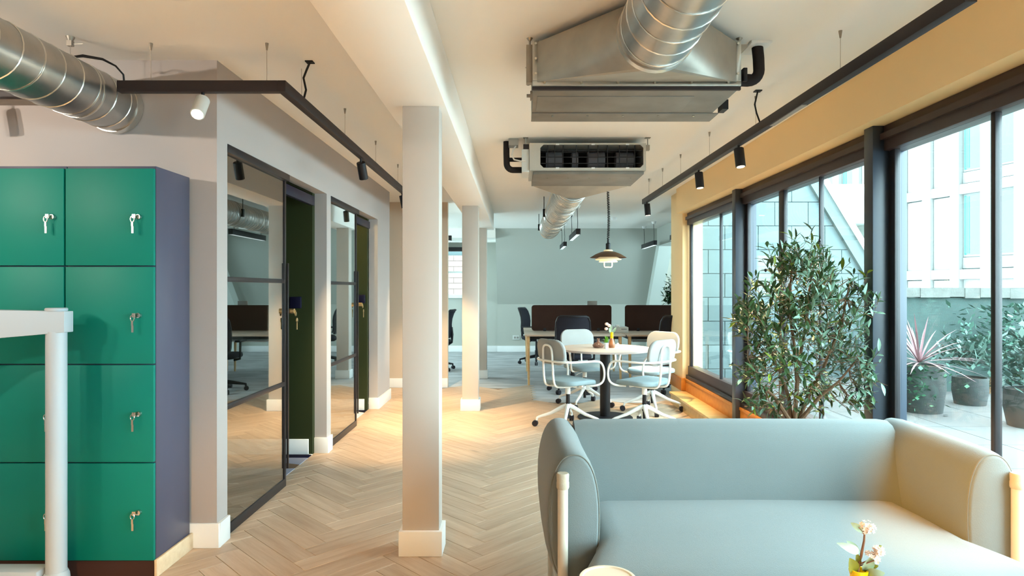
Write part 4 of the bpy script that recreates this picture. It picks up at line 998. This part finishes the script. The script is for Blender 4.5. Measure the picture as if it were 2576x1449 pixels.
MB().lathe([(.001,z0),(.03,z0),(.036,z0+.02),(.033,z0+.05),(.022,z0+.08),(.017,z0+.10),(.001,z0+.10)], (x, y, 0)).build('vase_body', m_amber, t)
MB().lathe([(.017,z0+.10),(.017,z0+.165),(.014,z0+.165),(.001,z0+.15)], (x, y, 0)).build('vase_neck', m_yellow, t)
for dx_, h_, mt_ in ((-.055, .25, 0), (-.03, .235, 0), (-.06, .20, 0)):
    MB().tube([(x,y,z0+.15),(x+dx_*.4,y,z0+.19),(x+dx_,y-.01,z0+h_)], .002, 5).build('stem', m_stem, t)
    MB().ball((x+dx_, y-.01, z0+h_), .021, 9, 5, (1,1,.8)).build('blossom', m_petal, t)
for a, b in (((-.02,.16),(-.005,.24)), ((0,.15),(.045,.215)), ((0,.15),(.03,.20)), ((-.01,.15),(-.03,.21))):
    flower_leaf((x+a[0], y, z0+a[1]), (x+b[0], y-.02, z0+b[1]), .014, .003, m_eucal, t, 5)
x, y = TP(1555, 6.78)
tag(MB().prism([(-.012,0),(.012,0),(.012,.03),(.004,.045),(-.012,.04)], 'y', y, y+.02).mapv(lambda p: (p.x+x, p.y, p.z+z0)).build('card_holder', m_white, bevel=.002), 'small white card stand on the round table', 'card')

# ------------------------------------------------------------------ far office desks, screens, chairs
def desk(x0, x1, lab):
    t = thing('bench_desk', lab, 'desk', ((x0+x1)/2, 9.3, 0), 'bench desks')
    for ya, yb in ((8.9, 9.68), (9.78, 10.56)):
        MB().box(x0, x1, ya, yb, .69, .715).build('desk_top', m_desk, t, bevel=.004)
        MB().box(x0+.06, x1-.06, ya+.1, yb-.1, .645, .689).build('under_frame', m_black, t)
    for lx in (x0+.05, x1-.07):
        for y in (8.97, 10.49):
            MB().tube([(lx+.01, y, 0), (lx, y, .689)], .02, 10, rr=[.015, .026]).build('leg', m_dleg, t)
        MB().box(lx-.02, lx+.02, 9.0, 10.46, .645, .688).build('leg_beam', m_black, t)
    MB().box(x0+.2, x1-.2, 9.55, 9.85, .56, .58).build('cable_tray', m_lgrey, t)
desk(.11, 1.525, 'left bench desk with oak legs in the far office')
desk(1.54, 2.96, 'right bench desk in the far office, cut off by the cream pier')
def screen(x0, x1, lab):
    t = thing('desk_screen', lab, 'screen', ((x0+x1)/2, 9.73, .72), 'desk divider screens')
    r = [Vector((p.x, 0, p.y)) for p in rrect(x1-x0, .39, .04, 0, 5)]
    c = Vector(((x0+x1)/2, 0, .915))
    MB().loft([[p*s + c + Vector((0, y, 0)) for p in r] for y, s in ((9.712,.992),(9.716,1),(9.744,1),(9.748,.992))]).build('felt_panel', m_screen, t)
    for x in (x0+.2, x1-.2): MB().box(x-.02, x+.02, 9.708, 9.752, .685, .76).build('clamp', m_black, t)
screen(.227, 1.447, 'left dark brown felt desk screen with rounded corners')
screen(1.655, 2.88, 'right dark brown felt desk screen, cut off by the cream pier')
t = thing('desktop_box', 'light grey box with a dark slot between the two desk screens', 'box', (1.54, 9.35, .7155))
MB().box(1.435, 1.625, 9.25, 9.50, .7155, .80).build('box_body', m_lgrey, t, bevel=.004)
MB().box(1.52, 1.60, 9.247, 9.252, .768, .775).build('slot', m_black, t)
tag(MB().box(1.455, 1.50, 9.3, 9.4, .801, .83).build('small_box', m_white, bevel=.004), 'small white block on top of the light grey desk box', 'box')
t = thing('monitor', 'small grey monitor seen above the left desk screen', 'monitor', (1.21, 10.2, .7155))
MB().box(1.13, 1.29, 10.19, 10.21, 1.0, 1.165).build('panel', m_grey, t, bevel=.004)
MB().box(1.20, 1.22, 10.2, 10.23, .72, 1.02).box(1.14, 1.28, 10.14, 10.28, .7155, .725).build('stand', m_black, t)
t = thing('wall_socket', 'white double socket low on the sage wall', 'socket', (-.02, 13.74, .3))
MB().box(-.09, .06, 13.735, 13.759, .26, .36).build('socket_plate', m_lgrey, t, bevel=.004)
MB().box(-.06, -.02, 13.732, 13.736, .29, .33).box(.0, .04, 13.732, 13.736, .29, .33).build('socket_outlet', m_grey, t)

def office_chair():
    t = thing('office_chair', '', 'chair', (0,0,0), 'black office chairs')
    pad(.49, .47, .07, .12, .03, .44, 6, .008).build('seat', m_mesh, t, angle=60)
    # back: shell curved, with frame
    rings = []
    zs = [(.55,.40,-.225),(.60,.43,-.245),(.68,.44,-.25),(.76,.44,-.245),(.85,.435,-.255),(.94,.42,-.285),(.99,.38,-.315),(1.005,.33,-.325)]
    fr_, bk = [], []
    vs = []; fs = []; n = 8
    for z, w, y in zs:
        for i in range(n+1):
            u = i/n*2-1; vs.append((u*w/2, y + .05*u*u, z))
    for i in range(len(zs)-1):
        for j in range(n): o = i*(n+1)+j; fs.append((o, o+1, o+n+2, o+n+1))
    nv = len(vs); vs2 = [(x, y-.022, z) for x, y, z in vs]
    mb = MB(); mb.add(vs + vs2, fs + [tuple(i+nv for i in f) for f in fs])
    ed = [i for i in range(n+1)] + [k*(n+1)+n for k in range(1, len(zs))] + [(len(zs)-1)*(n+1)+i for i in range(n-1, -1, -1)] + [k*(n+1) for k in range(len(zs)-2, 0, -1)]
    mb.f += [(ed[i], ed[(i+1) % len(ed)], ed[(i+1) % len(ed)]+nv, ed[i]+nv) for i in range(len(ed))]
    mb.build('back_mesh', m_mesh, t, angle=60)
    MB().tube([Vector(vs[i]) - Vector((0,.011,0)) for i in ed], .016, 8, closed=True).build('back_frame', m_plas, t)
    MB().tube([(0,-.02,.42),(0,-.2,.42),(0,-.275,.47),(0,-.285,.60),(0,-.27,.72)], .022, 8).build('back_spine', m_plas, t)
    for s in (-1, 1):
        MB().tube([(s*.2,-.05,.42),(s*.28,-.06,.44),(s*.285,-.06,.66)], .016, 8).build('arm_post', m_plas, t)
        MB().box(s*.285-.035, s*.285+.035, -.17, .08, .66, .69).build('armrest', m_plas, t, bevel=.012)
    MB().lathe([(.001,.10),(.03,.10),(.03,.24),(.022,.24),(.022,.40),(.08,.41),(.08,.44),(.001,.44)]).build('gas_column', m_plas, t)
    for k in range(5):
        a = PI/2 + k*2*PI/5; c, s = math.cos(a), math.sin(a)
        leg = MB().tube([(.02*c,.02*s,.135),(.15*c,.15*s,.115),(.31*c,.31*s,.085),(.315*c,.315*s,.06)], .02, 8, rr=[.03,.024,.017,.013]).build('leg', m_plas, t)
        w = MB()
        for q in (-1, 1):
            ctr = Vector((.32*c, .32*s, .03)) + Vector((-s,c,0))*.014*q
            w.cyl(ctr - Vector((-s,c,0))*.01, ctr + Vector((-s,c,0))*.01, .03, n=14)
        w.build('castor', m_wheel, leg)
    return t
oc = office_chair()
put(oc, .735, 8.40, .05, 1, 'black office chair at the left bench desk, back to the viewer behind the round table')
put(copy_tree(oc), 2.07, 8.42, .0, 1, 'black office chair at the right bench desk beside the cream pier')
put(copy_tree(oc), .36, 11.6, .93, -.35, 'black office chair behind the left end of the far desk')
put(copy_tree(oc), -1.36, 10.65, -1, .12, 'black office chair seen sideways between the first two columns')
# planter with dark plant in the far corner
t = thing('planter', 'dark leafy plant in a tall planter in the far right corner', 'plant', (2.92, 11.4, 0))
MB().prism([(2.55,11.2),(3.5,11.2),(3.5,11.6),(2.55,11.6)], 'z', 0, 1.05).build('planter_box', m_screen, t, bevel=.01)
lf = MB()
for i in range(900):
    a = random.uniform(0, 2*PI); e = random.uniform(-.5, 1.4); c = Vector((2.88+random.gauss(0,.10), 11.4+random.gauss(0,.06), 1.10+abs(random.gauss(0,.17))))
    d = Vector((math.cos(a)*math.cos(e), math.sin(a)*math.cos(e), math.sin(e))); s = d.cross(Vector((.1,.2,1))).normalized(); Ln = random.uniform(.07, .14)
    lf.add([c, c+d*Ln*.5+s*.018, c+d*Ln-Vector((0,0,.02)), c+d*Ln*.5-s*.018], [(0,1,2,3)])
lf.build('foliage', m_fern, t, stuff=True)

# ------------------------------------------------------------------ olive tree beside the sofa
OX, OY = 1.60, 3.72
t = thing('olive_tree', 'potted olive tree with narrow grey-green leaves behind the sofa', 'plant', (OX, OY, 0))
MB().lathe([(.001,0),(.115,0),(.15,.40),(.165,.50),(.17,.52),(.17,.56),(.158,.56),(.15,.52),(.001,.52)], (OX, OY, 0), 32).build('pot', m_pot, t)
MB().lathe([(.001,.50),(.15,.522),(.149,.526),(.07,.54),(.001,.545)], (OX, OY, 0), 24).build('soil', m_soil, t)
def OT(px, py, dy=0.):
    y = OY + dy; p = at(px, py, y)
    if p.x > 1.93: y = 1.93*F/(px-1300); p = at(px, py, y)
    return p
trunks = [[(1990,1060,0),(1985,1000,.02),(1960,930,.05),(1925,850,.06),(1900,780,.05)], [(2000,1060,-.02),(2005,960,-.02),(2000,880,-.03),(1985,780,0),(1990,690,0),(2000,620,0)], [(2010,1060,.0),(2035,990,.0),(2070,930,-.04),(2090,880,-.08),(2120,800,-.12),(2140,700,-.14)], [(1998,1060,.02),(2012,900,.06),(2030,800,.08),(2040,700,.08),(2055,640,.06)], [(2012,1060,-.03),(2060,1000,-.1),(2110,960,-.16),(2160,900,-.2)], [(1988,1060,-.04),(1950,1000,-.08),(1905,960,-.1),(1880,900,-.1)]]
tw_pts = []
for tr in trunks:
    ps = [OT(*q) for q in tr]; m_ = len(ps)
    MB().tube(ps, .01, 7, rr=[.013*(1-.72*i/(m_-1)) for i in range(m_)]).build('trunk', m_bark, t)
    for i in range(1, m_): tw_pts += [ps[i], (ps[i]+ps[i-1])/2]
# leaf clusters given as ellipses: centre px, radii px, number of twigs, share of leaf kinds
clusters = [(2000,640,45,50,9,.2),(2035,640,30,55,6,.3),(1955,670,40,35,9,.05),(2050,700,60,50,16,.45),(1990,740,75,50,20,.25),(1900,760,45,45,13,.1),(2090,740,50,55,13,.35),(2150,720,35,70,7,.5),(1960,810,90,50,22,.1),(2060,800,80,55,22,.5),(1890,830,45,35,10,.05),(2140,830,50,55,14,.8),(2190,775,20,22,3,.7),(1990,880,90,50,22,.2),(2090,880,60,55,15,.5),(2170,890,30,50,8,.75),(1900,900,40,55,9,.1),(1930,960,60,50,13,.15),(2030,960,70,50,15,.3),(2130,960,60,55,14,.75),(2190,950,18,25,3,.8),(2080,1000,60,35,9,.2),(2160,1010,30,25,6,.6),(1910,1000,40,30,6,.2),(1980,1020,50,25,7,.2)]
lm = []
for mt in (m_leaf, m_leaf2, m_leaf3):
    vs = []; fs = []; n = 4
    for i in range(n+1):
        f = i/n; wv = .135*math.sin(PI*min(max(f,.02),.99))**.8
        vs += [(-wv, f, .05*math.sin(PI*f)+wv*.3), (0, f, .05*math.sin(PI*f)), (wv, f, .05*math.sin(PI*f)+wv*.3)]
    for i in range(n): o = i*3; fs += [(o,o+1,o+4,o+3),(o+1,o+2,o+5,o+4)]
    lm.append((vs, fs, MB().add(vs, fs).mesh('leaf', mt, angle=80)))
leaves = []; twigs = MB()
for (cx, cy, rx, ry, n, sil) in clusters:
    for k in range(int(n*1.4)):
        a, q = random.uniform(0, 2*PI), math.sqrt(random.random())
        p = OT(cx + rx*q*math.cos(a), cy + ry*q*math.sin(a), random.uniform(-.22, .20))
        src = min(tw_pts, key=lambda w_: (w_-p).length)
        out = (p - Vector((1.62, 3.7, .95))).normalized()
        d = (out*1.0 + Vector((random.uniform(-.8,.8), random.uniform(-.8,.8), random.uniform(-.3,.9)))).normalized()
        Lt = random.uniform(.10, .17); tip = p + d*Lt*.5; base = p - d*Lt*.5
        if tip.x > 1.95: tip.x = 1.95
        mid = (src+base)/2 + Vector((0,0,-.015))
        twigs.tube([src, mid, base], .0018, 4); twigs.tube([base, (base+tip)/2, tip], .0013, 4)
        m_ = random.randint(6, 9)
        for i in range(m_):
            f = (i+.5)/m_; pos = base + (tip-base)*f
            sd_ = d.orthogonal().normalized(); sd_ = Matrix.Rotation(i*PI*.53 + k, 3, d) @ sd_
            ld_ = (d*random.uniform(.35,.9) + sd_*random.uniform(.6,1.0)).normalized()
            nn = ld_.cross(Vector((random.uniform(-.6,.6), random.uniform(-.6,.6), 1))).normalized(); up = nn.cross(ld_)
            sz = random.uniform(.048, .080)
            Rm = Matrix((nn, ld_, up)).transposed().to_4x4()
            if (pos + ld_*sz).x > 1.962: continue
            kd = 1 if random.random() < sil else (2 if random.random() < .07 else 0)
            leaves.append((kd, Matrix.Translation(pos) @ Rm @ Matrix.Diagonal((sz, sz, sz, 1)), pos.y, pos))
twigs.build('twigs', m_bark, t, stuff=True)
leaves.sort(key=lambda q: q[2])
rests = [MB(), MB(), MB()]
for i, (kd, M4, _, pos) in enumerate(leaves):
    if i < 300:
        o = bpy.data.objects.new('leaf', lm[kd][2]); C.objects.link(o); o.parent = t
        o.matrix_local = Matrix.Translation(-t.location) @ M4
    else: rests[kd].add([M4 @ Vector(p) for p in lm[kd][0]], lm[kd][1])
for mb, mt in zip(rests, (m_leaf, m_leaf2, m_leaf3)):
    if mb.v: mb.build('foliage', mt, t, angle=80, stuff=True)
for px, py, dy in ((2153,715,-.15),(2156,726,-.15),(2086,822,-.15),(2094,827,-.16),(1843,916,-.05),(2062,605,0),(1926,680,0),(2155,980,-.2),(2166,985,-.2),(2176,972,-.2)):
    MB().ball(OT(px, py, dy), .009, 9, 6, (.8,.8,1.2)).build('olive', m_olive, t)

# ------------------------------------------------------------------ terrace plants
def blades(mb, c, n, L0, L1, w, up=(.3,1.3), droop=.12, asp=(1,1)):
    for i in range(n):
        a = random.uniform(0, 2*PI); e = random.uniform(*up); Ln = random.uniform(L0, L1)
        d = Vector((math.cos(a)*math.cos(e)*asp[0], math.sin(a)*math.cos(e)*asp[1], math.sin(e))); s = d.cross(Vector((0,0,1))).normalized()
        vs = []; fs = []
        for j in range(5):
            f = j/4; p = c + d*Ln*f - Vector((0,0,droop*Ln*f*f*2)); ww = w*(1-f)**.6*(.6+.8*f if f < .5 else 1)
            vs += [p - s*ww, p + s*ww]
        for j in range(4): o = j*2; fs.append((o,o+1,o+3,o+2))
        mb.add(vs, fs)
def leafball(mb, n, cf, s0, s1, asp=.5):
    for i in range(n):
        c = Vector(cf()); a = random.uniform(0, 2*PI); e = random.uniform(-.6, 1.2); Ln = random.uniform(s0, s1)
        d = Vector((math.cos(a)*math.cos(e), math.sin(a)*math.cos(e), math.sin(e))); s = d.cross(Vector((.2,.3,1))).normalized()
        mb.add([c, c+d*Ln*.5+s*Ln*asp*.5, c+d*Ln, c+d*Ln*.5-s*Ln*asp*.5], [(0,1,2,3)])
def planter(x, y, r, h, lab, mt=None):
    t = thing('terrace_planter', lab, 'planter', (x, y, TZ))
    MB().lathe([(.001,TZ),(r*.86,TZ),(r,TZ+h*.5),(r*.98,TZ+h),(r*.9,TZ+h),(r*.9,TZ+h-.03),(.001,TZ+h-.03)], (x, y, 0), 28).build('pot', mt or m_potd, t)
    MB().cyl((x, y, TZ+h-.035), (x, y, TZ+h-.02), r*.88, n=20).build('soil', m_soil, t)
    return t
pxp = at(2318, 1000, 5.75)
t = planter(pxp.x, 5.75, .19, .42, 'pot with spiky pink cordyline and trailing ivy on the terrace')
for i in range(46):
    mb = MB(); blades(mb, Vector((pxp.x-.02, 5.75, TZ+.44)), 1, .42, .66, .013, (.05, 1.35), .12); mb.build('blade', m_cord, t, angle=80)
mb = MB(); leafball(mb, 260, lambda: (pxp.x + random.gauss(-.10,.10), 5.62+random.gauss(0,.06), TZ+.42-abs(random.gauss(0,.16))), .03, .06, .8); mb.build('ivy', m_ivy, t, stuff=True)
p2 = at(2440, 980, 6.1)
t = planter(p2.x, 6.1, .15, .26, 'planter with loose grey-green shrub in the middle of the terrace')
mb = MB(); leafball(mb, 340, lambda: (p2.x+max(-.3,min(.3,random.gauss(-.03,.15))), 6.05+max(-.18,min(.18,random.gauss(0,.1))), TZ+.38+min(.32,abs(random.gauss(.03,.12)))), .06, .12, .35); mb.build('foliage', m_bush, t, stuff=True)
p3 = at(2600, 1000, 5.1)
t = planter(p3.x, 5.1, .2, .3, 'low planter with tall green shrub at the right edge of the terrace')
mb = MB(); leafball(mb, 420, lambda: (p3.x+max(-.22,min(.22,random.gauss(0,.13))), 5.1+max(-.2,min(.2,random.gauss(0,.1))), TZ+.3+min(.6,abs(random.gauss(.2,.2)))), .06, .12, .45); mb.build('foliage', m_bush, t, stuff=True)
c4 = Vector((5.0, 6.72, 1.0))
t = thing('climbing_plant', 'green climber spreading over the parapet wall', 'plant', (5.0, 6.72, TZ))
mb = MB(); leafball(mb, 700, lambda: (4.95+max(-.5,min(.7,random.gauss(.2,.28))), 6.66+random.uniform(-.04,.03), .78+max(-.42,min(.38,random.gauss(0,.24)))), .05, .10, .5); mb.build('foliage', M('climber_leaf', S(60,92,80), .6, var=.2, vs=10), t, stuff=True)
MB().tube([(5.0,6.72,TZ),(5.02,6.71,.6),(5.1,6.72,1.1)], .012, 7).build('stem', m_bark, t)
